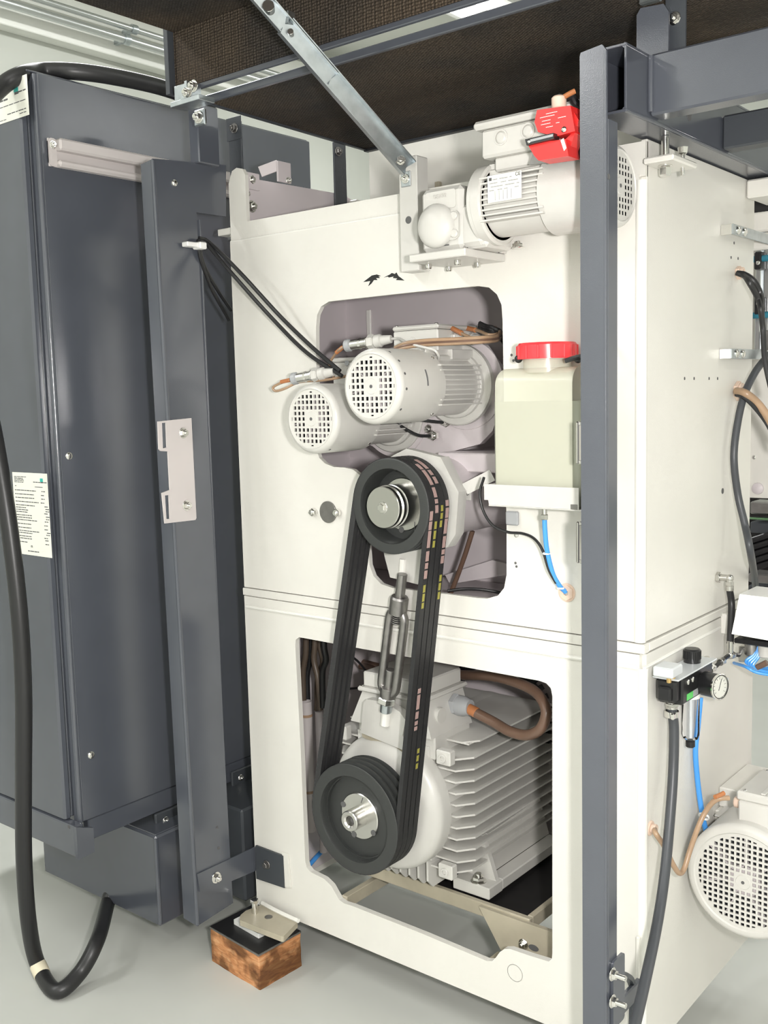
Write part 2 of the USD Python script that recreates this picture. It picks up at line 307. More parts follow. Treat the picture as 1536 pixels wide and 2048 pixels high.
mh.add('upper_rib', box((-1.16, .445, 2.02), (-1.125, .485, 2.19), .003), BEIGE)
# rear upper wall, partly under the hood
mh.add('rear_wall', box((-.80 - .36, .55, 2.0), (-.02, .565, 2.42), .001), BEIGE)
mh.add('rear_wall_slot_strip', box((PY(866, 325, .53)[0], .535, 2.12), (PY(876, 380, .53)[0], .55, 2.22)), OILY)
mh.add('top_plate', box((-1.16, .02, 1.985), (-.014, .55, 1.995)), INNER)
# inside of the upper opening
mh.add('inner_back_panel', box((-1.19, .42, ZS1), (-.52, .43, 1.985)), INNER)
b0 = np.array([(-.52, .42)] + [(-.52 + .05 * math.sin(a), .47 - .05 * math.cos(a)) for a in np.linspace(0, math.pi / 2, 9)] + [(-.47, .60), (-.48, .60), (-.48, .47), (-.52, .43)])
mh.add('inner_bend', prism_z(Polygon(b0), 1.3, 1.985), INNER)
mh.add('inner_rear_panel', box((-.47, .585, .3), (-.014, .60, 1.985)), INNER)
mh.add('inner_right_panel', box((-.20, .02, ZS1), (-.19, .585, 1.985)), INNER)
mh.add('inner_weld_strip', box((PY(733, 640, .415)[0], .414, 1.74), (PY(741, 640, .415)[0], .42, PY(737, 620, .415)[2]), .001), WELD)
mh.add('inner_floor_plate', box((-1.19, .02, ZS1 - .01), (-.02, .58, ZS1), .001), INNER)
mh.add('inner_ledge', prism_y(XZ([(890, 1150), (985, 1120), (1014, 1128), (1014, 1150), (900, 1168)], .30), .30, .32), INNER)
# inside of the lower opening
mh.add('lower_back_panel', box((-1.19, .60, .30), (-.02, .612, 1.05)), INNER)
mh.add('rear_skirt', box((-1.19, .598, .14), (-.02, .606, .299)), INNER)
mh.add('lower_left_inner', box((-1.19, .02, .16), (-1.18, .60, 1.05)), INNER)
mh.add('base_bar', box((-.90, .118, .266), (-.352, .134, .303), .002), OILY)
bb = PZ(1060, 1832, .300)
mh.add('base_side_bar', box((bb[0] - .006, .136, .267), (bb[0] + .010, .60, .3025), .002), OILY)
mh.add('base_side_bar', box((-.885, .014, .215), (-.865, .60, .250), .002), OILY)
gus = Polygon(XZ([(958, 1812), (1054, 1846), (1106, 1864), (1106, 1935), (1050, 1925), (1005, 1905)], .108))
mh.add('gusset_plate', prism_y(gus, .106, .118), OILY)
q = PY(1047, 1888, .105); mh.add('gusset_bolt', bolt(q, (0, -1, 0), .010), CHROME); q = PY(1067, 1896, .105); mh.add('gusset_slot', prism_y(affinity.scale(Point(q[0], q[2]).buffer(.014), 1, .55), .1045, .107), PRINT)
mh.add('gusset_flange', box((-.44, .012, .185), (-.27, .106, .197), .002), OILY)
mh.add('right_floor_plate', box((bb[0] + .012, .135, .20), (-.02, .60, .206)), FLOORM)
mh.add('oil_tray', box((-.86, .134, .27), (bb[0] - .006, .60, .283)), MATTE)
# foot plate and small marks
fp = [PZ(a, b, .150)[:2] for a, b in [(526, 1808), (596, 1843), (566, 1874), (479, 1840), (481, 1830), (492, 1821)]]
mh.add('foot_plate', prism_z(rpoly(fp, .006), .134, .150), OILY)
fw = PZ(560, 1822, .151)
mh.add('foot_weld', sweep([PZ(524, 1806, .155), PZ(560, 1825, .155), PZ(597, 1842, .155)], .006, 8, 6), WELD)
h = PZ(537, 1834, .1505)
mh.add('foot_hole', cyl(h - [0, 0, .0005], h + [0, 0, .0012], .011, 24, c=0), DSTEEL)
for px, py in [(816, 440)]: pass
ring0 = PY(1030, 1946, -.003)
mh.add('engraved_circle', ring(ring0 + [0, .001, 0], ring0 - [0, .0006, 0], .0210, .0202, 48, c=0), DSTEEL)
for px, py in [(1445, 982)]:
    p = PX(px, py, 0); mh.add('threaded_hole', cyl(p - [.001, 0, 0], p + [.0008, 0, 0], .007, 16, c=0), PRINT)
for px, py in [(1468, 486), (1462, 515), (1476, 517), (1369, 757), (1388, 757), (1418, 757), (1435, 757), (1333, 1912 - 300)]:
    p = PX(px, py, 0)
    if py > 1200: continue
    mh.add('small_hole', cyl(p - [.001, 0, 0], p + [.0006, 0, 0], .0035, 10, c=0), PRINT)
for px, py in [(1031, 1126), (1033, 1133), (1023, 710), (1027, 721)]:
    p = PY(px, py, 0); mh.add('small_hole', cyl(p + [0, .001, 0], p - [0, .0006, 0], .003, 10, c=0), PRINT)
# bolts on the left inner wall
for px, py, r in [(500, 360, .012), (503, 413, .012)]:
    p = PX(px, py, -1.160); mh.add('bolt', bolt(p, (1, 0, 0), r), CHROME)
p = PX(496, 387, -1.160); mh.add('stud', dome(p, (1, 0, 0), .008), CHROME)
# sight disc with two nuts on the front panel
p = PY(657, 1024, 0); mh.add('inspection_disc', cyl(p + [0, .001, 0], p - [0, .004, 0], .0285, 40), DSTEEL)
for px, py in [(630, 1024), (678, 1025)]:
    p = PY(px, py, 0); mh.add('hex_nut', bolt(p, (0, -1, 0), .011, .012, False), CHROME)
# curved arrows painted on the front panel
def arrow(pts): return prism_y(Polygon(XZ(pts)), -.0008, .001)
mh.add('rotation_arrow', arrow([(727, 564), (744, 551), (754, 549), (762, 552), (757, 553), (760, 556), (752, 556), (755, 560), (748, 560), (743, 567), (737, 572), (741, 562)]), BLACK, label='black arrow pointing left')
mh.add('rotation_arrow', arrow([(768, 555), (780, 549), (784, 546), (790, 548), (793, 545), (797, 552), (809, 561), (792, 560), (795, 557), (786, 556), (788, 553), (778, 555), (776, 553)]), BLACK, label='black arrow pointing right')
# rail bracket at the top left, behind the front edge
t = Thing('rail_bracket', 'small beige bracket with a hanging tab on the housing top left', 'bracket')
a, b, d = PX(487, 352, -1.150), PX(520, 348, -1.150), PX(552, 328, -1.150)
t.add('arm', cat(box((-1.1595, a[1] + .0, a[2] - .030), (-1.1515, b[1], a[2] + .014)), sweep([PX(520, 344, -1.152), PX(557, 330, -1.115)], .01, smooth=0, section=[(-.014, -.003), (.014, -.003), (.014, .003), (-.014, .003)])), INNER)
qa, qc = PX(554, 321, -1.112), PX(582, 368, -1.112)
t.add('tab', box((-1.116, qa[1], qc[2]), (-1.110, qc[1], qa[2]), .001), INNER)
t.add('bolt', bolt(PX(577, 361, -1.110), (1, 0, 0), .007), CHROME)
t = Thing('levelling_lug', 'small beige lug with a bolt on the housing left edge near the top', 'bracket')
l0 = PY(447, 465, .04); t.add('plate', box((-1.275, .02, l0[2] - .012), (-1.2055, .075, l0[2] + .006)), BEIGE)
t.add('bolt', cat(hexnut((-1.235, .035, l0[2] - .028), (0, 0, 1), .011, .012), cyl((-1.235, .035, l0[2] - .04), (-1.235, .035, l0[2] - .012), .006, 16)), CHROME)
# ---------------------------------------------------------------- motors
def grid_plate(ro, pitch, hole, rmax, clear, thick, o, w, u):
    """perforated cowl end: square holes on a grid, clipped to a circle, none in the middle"""
    holes = []
    n = int(rmax / pitch) + 2; lim = Point(0, 0).buffer(rmax, 48)
    off = .5 if clear[1] else 0
    for i in range(-n, n + 1):
        for j in range(-n, n + 1):
            x, y = (i + off) * pitch, (j + off) * pitch
            if max(abs(x), abs(y)) < clear[0]: continue
            q = sbox(x - hole / 2, y - hole / 2, x + hole / 2, y + hole / 2).intersection(lim)
            if q.area > hole * hole * .3: holes.append(q)
    disc = Point(0, 0).buffer(ro, 48).difference(unary_union(holes))
    m = trimesh.creation.extrude_polygon(disc, thick, engine='earcut')
    m.apply_transform(frame(o, w, u)); return m
def fan_rotor(o, w, r, depth, n=7):
    T = frame(o, w); ms = [cyl(o, np.asarray(o) + np.asarray(w) * depth, r * .32, 24)]
    for k in range(n):
        b = box((r * .28, -.0015, 0), (r * .93, .0015, depth), .0005)
        b.apply_transform(trimesh.transformations.rotation_matrix(2 * np.pi * k / n, (0, 0, 1))); b.apply_transform(T); ms.append(b)
    return cat(*ms)
def fin_section(r, rf, nf=9, flat=True):
    """cross section of a ribbed motor body: core circle with horizontal ribs at the sides and vertical ones below"""
    s = [Point(0, 0).buffer(r, 32)]
    span = r * 1.25
    for k in range(nf):
        z = -span / 2 + span * k / (nf - 1)
        s.append(sbox(-rf, z - .0017, rf, z + .0017))
    s.append(sbox(-r * .62, -rf, r * .62, r * .2).intersection(Point(0, 0).buffer(rf, 32)))
    for k in range(6):
        x = -r * .5 + r * k / 5.0
        s.append(sbox(x - .0017, -rf * 1.02, x + .0017, 0))
    return unary_union(s)
def fan_motor(t, c, w, u, r, cowl, body, flange_r, marks=True, pitch=None, rotor=True, mat_=None, shield=.04, thick=.003):
    """a fan-cooled motor: c = middle of the grille, w = axis from grille to flange, u = across"""
    mat_ = mat_ or BEIGE2; c = np.asarray(c, float); w = np.asarray(w, float); pitch = pitch or r / 6.3
    rr = .016
    pr = [(r * .83, .004), (r * .86, .0)] + [(r - rr + rr * math.sin(a), rr - rr * math.cos(a)) for a in np.linspace(.25, math.pi / 2, 7)] + [(r, cowl), (r - .003, cowl), (r - .003, rr), (r * .83, .007), (r * .83, .004)]
    ct = t.add('fan_cowl', lathe(c, w, pr, 64), mat_)
    t.add('grille', grid_plate(r * .845, pitch, pitch * .62, r * .78, (pitch * 1.6, False), thick, c + w * .003, w, u), mat_, parent=ct)
    t.add('grille_hub', cat(lathe(c + w * .0035, -w, [(0, 0), (pitch * 1.35, 0), (pitch * 1.25, .0018), (0, .0018)], 32)), mat_, parent=ct)
    t.add('centre_hole', cyl(c + w * .003, c - w * .0005 + w * .0015, pitch * .30, 16, c=0), PRINT, parent=ct)
    if rotor: t.add('cooling_fan', fan_rotor(c + w * .035, -w, r * .85, .025), INNER)
    t.add('inner_shield', cyl(c + w * shield, c + w * (shield + .01), r * .95, 40), GREYD)
    T = frame(c + w * (cowl - .012), w, u)
    sec = fin_section(r * .86, r * .955)
    b = trimesh.creation.extrude_polygon(sec, body, engine='earcut'); b.apply_transform(T)
    t.add('ribbed_body', b, mat_)
    e = c + w * (cowl - .012 + body)
    t.add('end_shield', cat(cyl(e - w * .004, e + w * .012, r * .97, 48, c=.003), cyl(e + w * .010, e + w * .030, flange_r, 56, c=.003)), mat_)
    return e
Ym = np.array([0, 1.0, 0]); Xm = np.array([1.0, 0, 0]); Zm = np.array([0, 0, 1.0])
# --- two spindle motors in the upper opening
m1 = PY(621, 838, -.15); m2 = PY(741, 773, -.20)
mA = Thing('spindle_motor', 'lower left of the two beige fan motors sticking out of the upper opening', 'electric motor', 'twin fan motors in the upper opening')
eA = fan_motor(mA, m1, Ym, Xm, .0845, .165, .15, .10)
mB = Thing('spindle_motor', 'upper right of the twin beige fan motors, overlapping the other one', 'electric motor', 'twin fan motors in the upper opening')
eB = fan_motor(mB, m2, Ym, Xm, .0845, .17, .165, .10)
for t, m, angs, yy in ((mB, m2, (62, 40, 18, -5, -38), .022), (mA, m1, (-62,), .022)):
    for a in angs:
        d = np.array([math.cos(math.radians(a)), 0, math.sin(math.radians(a))]); p = m + d * .0843 + Ym * yy
        t.add('cowl_hole', cyl(p - d * .002, p + d * .0006, .0032, 10, c=0), PRINT)
d = np.array([math.cos(math.radians(10)), 0, math.sin(math.radians(10))]); p = m2 + Ym * .10
th = np.radians(np.linspace(-1, 24, 9))
t_ = [p + np.array([math.cos(a), 0, math.sin(a)]) * .0846 for a in th]
mB.add('cowl_slot', sweep(t_, .0022, 6, 0), PRINT)
for t, m in ((mB, m2), (mA, m1)):
    for a in (48, -52, 135):
        d = np.array([math.cos(math.radians(a)), 0, math.sin(math.radians(a))]); p = m + d * .084 + Ym * .158
        t.add('cowl_screw', dome(p, d, .0045), CHROME)
# terminal boxes
def slab_box(t, name, lo, hi, mt, lid=.012, parent=None):
    lo, hi = np.array(lo, float), np.array(hi, float)
    b = t.add(name, box(lo, (hi[0], hi[1], hi[2] - lid), .003), mt, parent=parent)
    t.add('lid', box((lo[0] - .002, lo[1] - .002, hi[2] - lid + .001), (hi[0] + .002, hi[1] + .002, hi[2]), .004), mt, parent=b)
    return b
b0, b1, b2_ = PY(775, 690, .02), PY(870, 640, .02), PY(875, 690, .02)
tb = slab_box(mB, 'terminal_box', (m2[0] - .115, .03, m2[2] + .08), (m2[0] + .020, .22, m2[2] + .145), BEIGE2)
mB.add('box_neck', box((m2[0] - .05, .045, m2[2] + .06), (m2[0] + .05, .15, m2[2] + .084)), BEIGE2)
k = np.array([m2[0] - .055, .030, m2[2] + .108]); mB.add('knockout', cyl(k, k - Ym * .002, .010, 20), BEIGE2, parent=tb)
for dx, dy in ((-.108, .037), (.012, .037), (.012, .213)):
    q = np.array([m2[0] + dx, dy, m2[2] + .145]); mB.add('lid_screw', dome(q, Zm, .005), CHROME, parent=tb)
for dy in (.095, .165):
    q = np.array([m2[0] + .020, dy, m2[2] + .112])
    mB.add('cable_gland', cat(hexnut(q, Xm, .016, .012), cyl(q + Xm * .012, q + Xm * .028, .012, 20, r1=.009)), BEIGE2, parent=tb)
tb1 = slab_box(mA, 'terminal_box', (m1[0] - .085, .03, m1[2] + .08), (m1[0] + .07, .16, m1[2] + .15), BEIGE2)
mA.add('box_neck', box((m1[0] - .05, .045, m1[2] + .06), (m1[0] + .05, .15, m1[2] + .084)), BEIGE2)
k = PY(693, 726, .028); mA.add('knockout', cyl(k, k + Ym * .003, .0075, 20), GLANDG, parent=tb1)
q = PY(661, 716, .04); mA.add('lid_screw', dome((m1[0] - .07, .042, m1[2] + .15), Zm, .005), CHROME, parent=tb1)
# sensor plugs on the motors (nickel connectors with cream nuts)
def sensor_plug(lab, a, b):
    a, b = np.asarray(a, float), np.asarray(b, float); L = np.linalg.norm(b - a); w = (b - a) / L
    t = Thing('sensor_connector', lab, 'connector', 'nickel plug connectors on the twin motors')
    t.add('collar', cyl(a, a + w * L * .14, .0155, 20, c=.003), GLANDG)
    t.add('sleeve', cat(cyl(a + w * L * .12, a + w * L * .52, .0125, 20), cyl(a + w * L * .30, a + w * L * .36, .014, 6), cyl(a + w * L * .46, a + w * L * .50, .0145, 20)), STEEL)
    t.add('union_nut', cat(hexnut(a + w * L * .5, w, .019, L * .14), cyl(a + w * L * .64, a + w * L * .80, .0165, 20, c=.003), cyl(a + w * L * .78, b, .013, 20, r1=.010)), BEIGE2)
    return t
sensor_plug('nickel plug connector above the upper right fan motor', PY(690, 692, .0), PY(783, 678, .03))
sensor_plug('nickel plug connector left of the black cables above the lower left motor', PY(584, 758, -.07), PY(668, 744, -.04))
# gearbox plate behind the motors
gp = Thing('gearbox_plate', 'grey cast gearbox plate carrying the twin fan motors inside the opening', 'gearbox')
yp = .175
pl = Polygon(XZ([(700, 720), (800, 690), (905, 668), (968, 690), (1000, 735), (1006, 800), (985, 862), (960, 888), (870, 912), (800, 908), (770, 905), (720, 880)], yp)).buffer(-.01).buffer(.01)
gp.add('plate', prism_y(pl, yp, yp + .02), INNER)
for c_, r_ in ((m1, .112), (m2, .112)):
    gp.add('flange_ring', ring((c_[0], yp - .004, c_[2]), (c_[0], yp, c_[2]), r_, .07, 56), INNER)
for px, py, r_ in [(963, 716, .013), (858, 858, .012)]:
    q = PY(px, py, yp); gp.add('bolt_head', dome(q, -Ym, r_, .012), CHROME)
q = PY(970, 806, yp); gp.add('bolt_head', dome(q, -Ym, .010, .010), DSTEEL)
a, b = PY(898, 930, .15), PY(1012, 905, .15)
gp.add('ledge', cat(box((a[0], .10, a[2] - .012), (b[0] + .02, .40, b[2] + .0), .003)), INNER)
for i, (px, py) in enumerate([(899, 844), (873, 871)]):
    q = PY(px, py, yp - .002)
    t = Thing('sensor', f'chrome threaded sensor below the {"right end of the upper" if i == 0 else "bolt under the upper"} fan motor', 'sensor', 'two threaded sensors under the twin motors')
    t.add('nut', hexnut(q - Ym * .018, Ym, .013, .014), CHROME); t.add('tip', cyl(q - Ym * .03, q + Ym * .0, .007, 16), CHROME)
    pa = [q - Ym * .03, q + np.array([-.03, -.045, .004]), q + np.array([-.075, -.06, .03]) if i else q + np.array([-.06, -.05, .008]), (PY(800, 846, .08) if i else PY(845, 838, .10))]
    t2 = Thing('sensor_cable', f'short black sensor cable running under the upper fan motor, {"upper" if i == 0 else "lower"} of two', 'cable')
    t2.add('cable', sweep(pa, .004, 8), RUBBER)
# --- upper bearing housing: octagon plate, tube
bh = Thing('spindle_bearing', 'beige spindle bearing with octagonal plate behind the upper pulley', 'bearing housing')
pu = PY(779, 1013, -.105); pl_ = PY(706, 1639, -.105)
oc = Polygon(XZ([(752, 1000), (772, 922), (790, 910), (816, 897), (884, 914), (920, 984), (914, 1068), (898, 1094), (846, 1110), (846, 1158), (838, 1168), (783, 1154), (772, 1112), (762, 1060)], -.004))
bh.add('octagon_plate', prism_y(oc, -.010, .014), BEIGE2)
bh.add('plate_edge', prism_y(Polygon(XZ([(884, 914), (920, 984), (914, 1068), (898, 1094), (886, 1060), (880, 940)], .002)), .012, .03), BEIGE2)
bh.add('spindle_tube', cyl((pu[0] + .01, .02, pu[2] + .005), (pu[0] + .01, .50, pu[2] + .005), .098, 56, c=.004), INNER)
ta, tb_ = PY(930, 978, .03), PY(985, 950, .06); bh.add('tie_arm', sweep([ta, tb_], .01, smooth=0, section=[(-.014, -.003), (.014, -.003), (.014, .003), (-.014, .003)]), BEIGE2)
q = PY(930, 985, .05); bh.add('tag', box(q + [-.018, -.002, -.018], q + [.018, .001, .020], .0005), BEIGE2)
bh.add('tag_print', text('C8', .014, q + [-.012, -.0025, -.006], Xm, Zm), PRINT)
bh.add('lug_weld', sweep([PY(806, 1118, -.010), PY(805, 1140, -.010), PY(803, 1160, -.010)], .009, 10, 6), WELD)
# --- pulleys
def pulley(name, lab, c, r, width, rim, grooves, hub):
    t = Thing(name, lab, 'pulley')
    n = grooves; pitch = width / n; y0 = c[1]; prof = []
    prof += [(r - rim, .0), (r - .004, 0), (r - .0005, .002)]
    for k in range(n):
        z = pitch * k
        prof += [(r, z + pitch * .12), (r - .016, z + pitch * .32), (r - .016, z + pitch * .68), (r, z + pitch * .88)]
    prof += [(r - .002, width), (r - rim, width), (r - rim, hub['web'] + .02), (hub['r'], hub['web'] + .02), (hub['r'], hub['web']), (r - rim - .006, hub['web']), (r - rim - .003, .006), (r - rim, .0)]
    t.add('rim', lathe(c, Ym, prof, 96), IRON)
    return t
PW = .082
pt = pulley('upper_pulley', 'black grooved upper drive pulley with big bright steel hub', pu, .1135, PW, .024, 4, dict(web=.052, r=.060))
hb = pt.add('taper_bush', lathe(pu + Ym * .050, Ym, [(0, 0), (.062, 0), (.066, .004), (.066, .02), (0, .02)], 64), STEEL, label='bright steel taper bush')
pt.add('hub_sleeve', lathe(pu - Ym * .013, Ym, [(0, .0), (.047, 0), (.051, .004), (.051, .012), (.047, .014), (.047, .018), (.051, .020), (.051, .068), (0, .068)], 64), STEEL, parent=hb)
pt.add('hub_cap', lathe(pu - Ym * .026, Ym, [(0, 0), (.0475, 0), (.049, .002), (.049, .011), (0, .011)], 64), STEEL, label='turned steel end cap')
pt.add('cap_bolt', cat(hexnut(pu - Ym * .034, Ym, .0105, .009), cyl(pu - Ym * .027, pu - Ym * .025, .014, 24)), CHROME)
for a in (25, 150, 265):
    q = pu + np.array([math.cos(math.radians(a)), 0, math.sin(math.radians(a))]) * .0615 + Ym * .050
    pt.add('set_screw', cyl(q + Ym * .001, q - Ym * .001, .0075, 16, c=0), PRINT, parent=hb)
q = pu + np.array([.035, .0498, -.052]); pt.add('bush_slit', box(q - [.001, .0005, .012], q + [.001, .0005, .012], 0), PRINT, parent=hb)
pb = pulley('lower_pulley', 'large black grooved lower drive pulley with steel shaft on the main motor', pl_, .1415, PW, .030, 4, dict(web=.030, r=.059))
pb.add('inner_step', ring(pl_ + Ym * .020, pl_ + Ym * .032, .110, .104, 72), IRON)
hb = pb.add('taper_bush', lathe(pl_ + Ym * .024, Ym, [(0, 0), (.058, 0), (.060, .002), (.060, .03), (0, .03)], 64), STEEL, label='steel taper bush with bare steel shaft')
pb.add('shaft', lathe(pl_ - Ym * .016, Ym, [(0, .02), (.010, .02), (.013, .004), (.017, .0), (.0245, 0), (.0265, .0025), (.0265, .055), (0, .055)], 56), STEEL, label='bare steel motor shaft with a centre hole')
pb.add('shaft_bore', cyl(pl_ + Ym * .0025, pl_ + Ym * .0045, .0105, 24, c=0), PRINT)
for a in (160, 325, 250):
    q = pl_ + np.array([math.cos(math.radians(a)), 0, math.sin(math.radians(a))]) * .056 + Ym * .0235
    pb.add('set_screw', cyl(q + Ym * .001, q - Ym * .0012, .0075, 16, c=0), PRINT, parent=hb)
q = pl_ + np.array([.008, .0236, .038]); pb.add('bush_slit', sweep([q, q + [.006, 0, .014]], .0012, 6, 0), PRINT, parent=hb)
# --- four v-belts round both pulleys
def belt_path(ru, rl, n=28):
    d = np.array([pl_[0] - pu[0], pl_[2] - pu[2]]); L = np.hypot(*d); a0 = math.atan2(d[1], d[0]); b = math.acos((ru - rl) / L)
    pts = []
    A1, A2 = a0 + b, a0 - b + 2 * math.pi
    for a in np.linspace(A1, A2, n): pts.append((pu[0] + ru * math.cos(a), pu[2] + ru * math.sin(a)))
    for s in np.linspace(.04, .96, 14):
        pass
    B1, B2 = a0 - b, a0 + b
    for a in np.linspace(B1, B2, n): pts.append((pl_[0] + rl * math.cos(a), pl_[2] + rl * math.sin(a)))
    return np.array(pts), (A1, A2, B1, B2)
for k in range(4):
    y = pu[1] + PW / 4 * (k + .5)
    P2, ang = belt_path(.1135 + .001, .1415 + .001)
    out = P2; inn, _ = belt_path(.1135 - .013, .1415 - .013)
    wt, wb = .0085, .0058; n = len(out)
    V = np.vstack([np.c_[out[:, 0], np.full(n, y - wt), out[:, 1]], np.c_[out[:, 0], np.full(n, y + wt), out[:, 1]], np.c_[inn[:, 0], np.full(n, y + wb), inn[:, 1]], np.c_[inn[:, 0], np.full(n, y - wb), inn[:, 1]]])
    Fq = []
    for i in range(n):
        j = (i + 1) % n
        for s in range(4):
            e = (s + 1) % 4
            Fq += [[s * n + i, s * n + j, e * n + j], [s * n + i, e * n + j, e * n + i]]
    m = trimesh.Trimesh(V, np.array(Fq), process=False)
    if m.volume < 0: m.invert()
    t = Thing('drive_belt', 'black rubber v-belt, %s of the four running between upper and lower pulley' % ['nearest to the camera', 'second from the front', 'third from the front', 'farthest back'][k], 'drive belt', 'four v-belts on the pulleys')
    t.add('belt', m, BELT)
    # printed marks on the outside of the belt
    right0 = np.array([pu[0] + .1135 * math.cos(ang[1]), pu[2] + .1135 * math.sin(ang[1])]); rA = .1146
    cumA = 0
    def out_pt(s):       # s = metres down the right side from the tangent point; negative runs up round the pulley
        if s >= 0:
            e0 = np.array([pu[0] + rA * math.cos(ang[0]), pu[2] + rA * math.sin(ang[0])]); rl = .1426
            e1 = np.array([pl_[0] + rl * math.cos(ang[3]), pl_[2] + rl * math.sin(ang[3])]); d = e1 - e0
            dd = d / np.linalg.norm(d); nn = np.array([-dd[1], dd[0]]); return e0 + dd * s, dd, nn
        a = ang[0] - s / rA
        return np.array([pu[0] + rA * math.cos(a), pu[2] + rA * math.sin(a)]), np.array([math.sin(a), -math.cos(a)]) * -1, np.array([math.cos(a), math.sin(a)])
    e_, d_, n_ = out_pt(.1)
    nrm = n_ if n_[0] > 0 else -n_
    def out_n(q, s0):
        if s0 >= 0: return np.tile(nrm, (len(q), 1))
        d = q - np.array([pu[0], pu[2]]); return d / np.linalg.norm(d, axis=1, keepdims=True)
    def strip(s0, s1, mt, name, hw=.0055, parent=None):
        N = max(2, int(abs(s1 - s0) / .008) + 1); q = []
        for s in np.linspace(s0, s1, N):
            p, dd, nn = out_pt(s); nn = nn if s < 0 else nrm
            q.append(p + nn * .0008)
        q = np.array(q); ctr = np.array([(pu[0] + pl_[0]) / 2, (pu[2] + pl_[2]) / 2]); q2 = q - (out_n(q, s0) * .0014)
        V = np.vstack([np.c_[q[:, 0], np.full(N, y - hw), q[:, 1]], np.c_[q[:, 0], np.full(N, y + hw), q[:, 1]], np.c_[q2[:, 0], np.full(N, y + hw), q2[:, 1]], np.c_[q2[:, 0], np.full(N, y - hw), q2[:, 1]]])
        Fc = []
        for i in range(N - 1):
            for a in range(4):
                e = (a + 1) % 4; Fc += [[a * N + i, a * N + i + 1, e * N + i + 1], [a * N + i, e * N + i + 1, e * N + i]]
        Fc += [[0, N, 2 * N], [0, 2 * N, 3 * N], [N - 1, 3 * N - 1, 2 * N - 1], [N - 1, 4 * N - 1, 3 * N - 1]]
        m = trimesh.Trimesh(V, np.array(Fc), process=False)
        if m.volume < 0: m.invert()
        t.add(name, m, mt, smooth=False, kind=None)
    sets = {0: ([(-.01, .012), (.014, .034), (.036, .076), (.084, .108), (.112, .126), (.130, .150)], [(.165, .183), (.186, .205), (.208, .222)]),
            1: ([(-.135, -.115), (-.112, -.070), (-.064, -.040), (-.036, -.026), (-.022, -.004)], [(.016, .034), (.038, .058), (.062, .078)]),
            2: ([(-.155, -.115), (-.110, -.095), (-.090, -.072)], [(-.02, -.006), (-.002, .012), (.016, .032)]),
            3: ([(-.03, -.016), (-.012, .012), (.014, .050), (.056, .084), (.088, .100), (.104, .122)], [(.150, .166), (.170, .188), (.192, .210)])}[k]
    for s0, s1 in sets[0]: strip(s0, s1, PINK, 'printed_mark')
    for s0, s1 in sets[1]: strip(s0, s1, YELLOW, 'yellow_print', .004)
    if k == 1:
        for s0, s1 in [(.425, .437), (.441, .478), (.484, .502), (.508, .518), (.522, .532)]: strip(s0, s1, PINK, 'printed_mark')
    if k == 2:
        for s0, s1 in [(.585, .597), (.603, .618), (.624, .638)]: strip(s0, s1, YELLOW, 'yellow_print', .004)
# ---------------------------------------------------------------- main drive motor in the lower opening
ax = pl_.copy(); mx, mz = ax[0], ax[2]
md = Thing('drive_motor', 'large beige finned drive motor lying in the lower opening behind the big pulley', 'electric motor')
yf = .05
shield = [(0, -.03), (.050, -.03), (.060, -.022), (.064, .0), (.135, .012), (.165, .022), (.176, .034), (.180, .046), (.180, .075), (0, .075)]
md.add('end_shield', lathe((mx, -.006, mz), Ym, [(r, y) for r, y in shield], 72), BEIGE2)
md.add('shield_ring', ring((mx, -.005, mz), (mx, .002, mz), .075, .062, 48), STEEL)
for sx in (-1, 1):
    for sz in (-1, 1):
        q = np.array([mx + sx * .172, .052, mz + sz * .150])
        e = md.add('shield_ear', cat(box(q - [.022, .005, .019], q + [.022, .02, .019], .003)), BEIGE2)
        md.add('ear_bolt', cat(ring(q - [0, .010, 0], q - [0, .004, 0], .011, .006, 20), cyl(q - [0, .0062, 0], q - [0, .0048, 0], .0058, 12, c=0)), BEIGE2, parent=e)
# finned body: core, side fins, underside fins
L0, L1 = .062, .54
core = prism_y(Point(mx, mz).buffer(.172, 48).union(sbox(mx - .12, mz - .14, mx + .12, mz + .165)), L0, L1)
md.add('stator_body', core, BEIGE2)
top_f, bot_f = mz + .172, mz - .160
nfin = 12
for k in range(nfin):
    z = top_f - (top_f - bot_f) * k / (nfin - 1)
    for s in (-1, 1):
        hw = .222 if 0 < k < nfin - 1 else .212
        y0 = L0 + (.055 if k == 0 else .012)
        pol = Polygon([(mx + s * .10, y0), (mx + s * hw * .86, y0), (mx + s * hw, y0 + .040), (mx + s * hw, L1 - .01), (mx + s * .10, L1 - .01)])
        md.add('cooling_fin', prism_z(pol, z - .0025, z + .0025), BEIGE2)
md.add('top_web', box((mx - .20, L0 + .06, top_f - .006), (mx + .20, L1, top_f - .001), .002), BEIGE2)
for k in range(8):
    x = mx - .105 + .030 * k
    pol = Polygon([(L0 + .0, mz - .13), (L0 + .0, mz - .20), (L0 + .02, mz - .222), (L1 - .02, mz - .222), (L1 - .02, mz - .13)])
    md.add('underside_fin', prism_x(pol, x - .003, x + .003), BEIGE2)
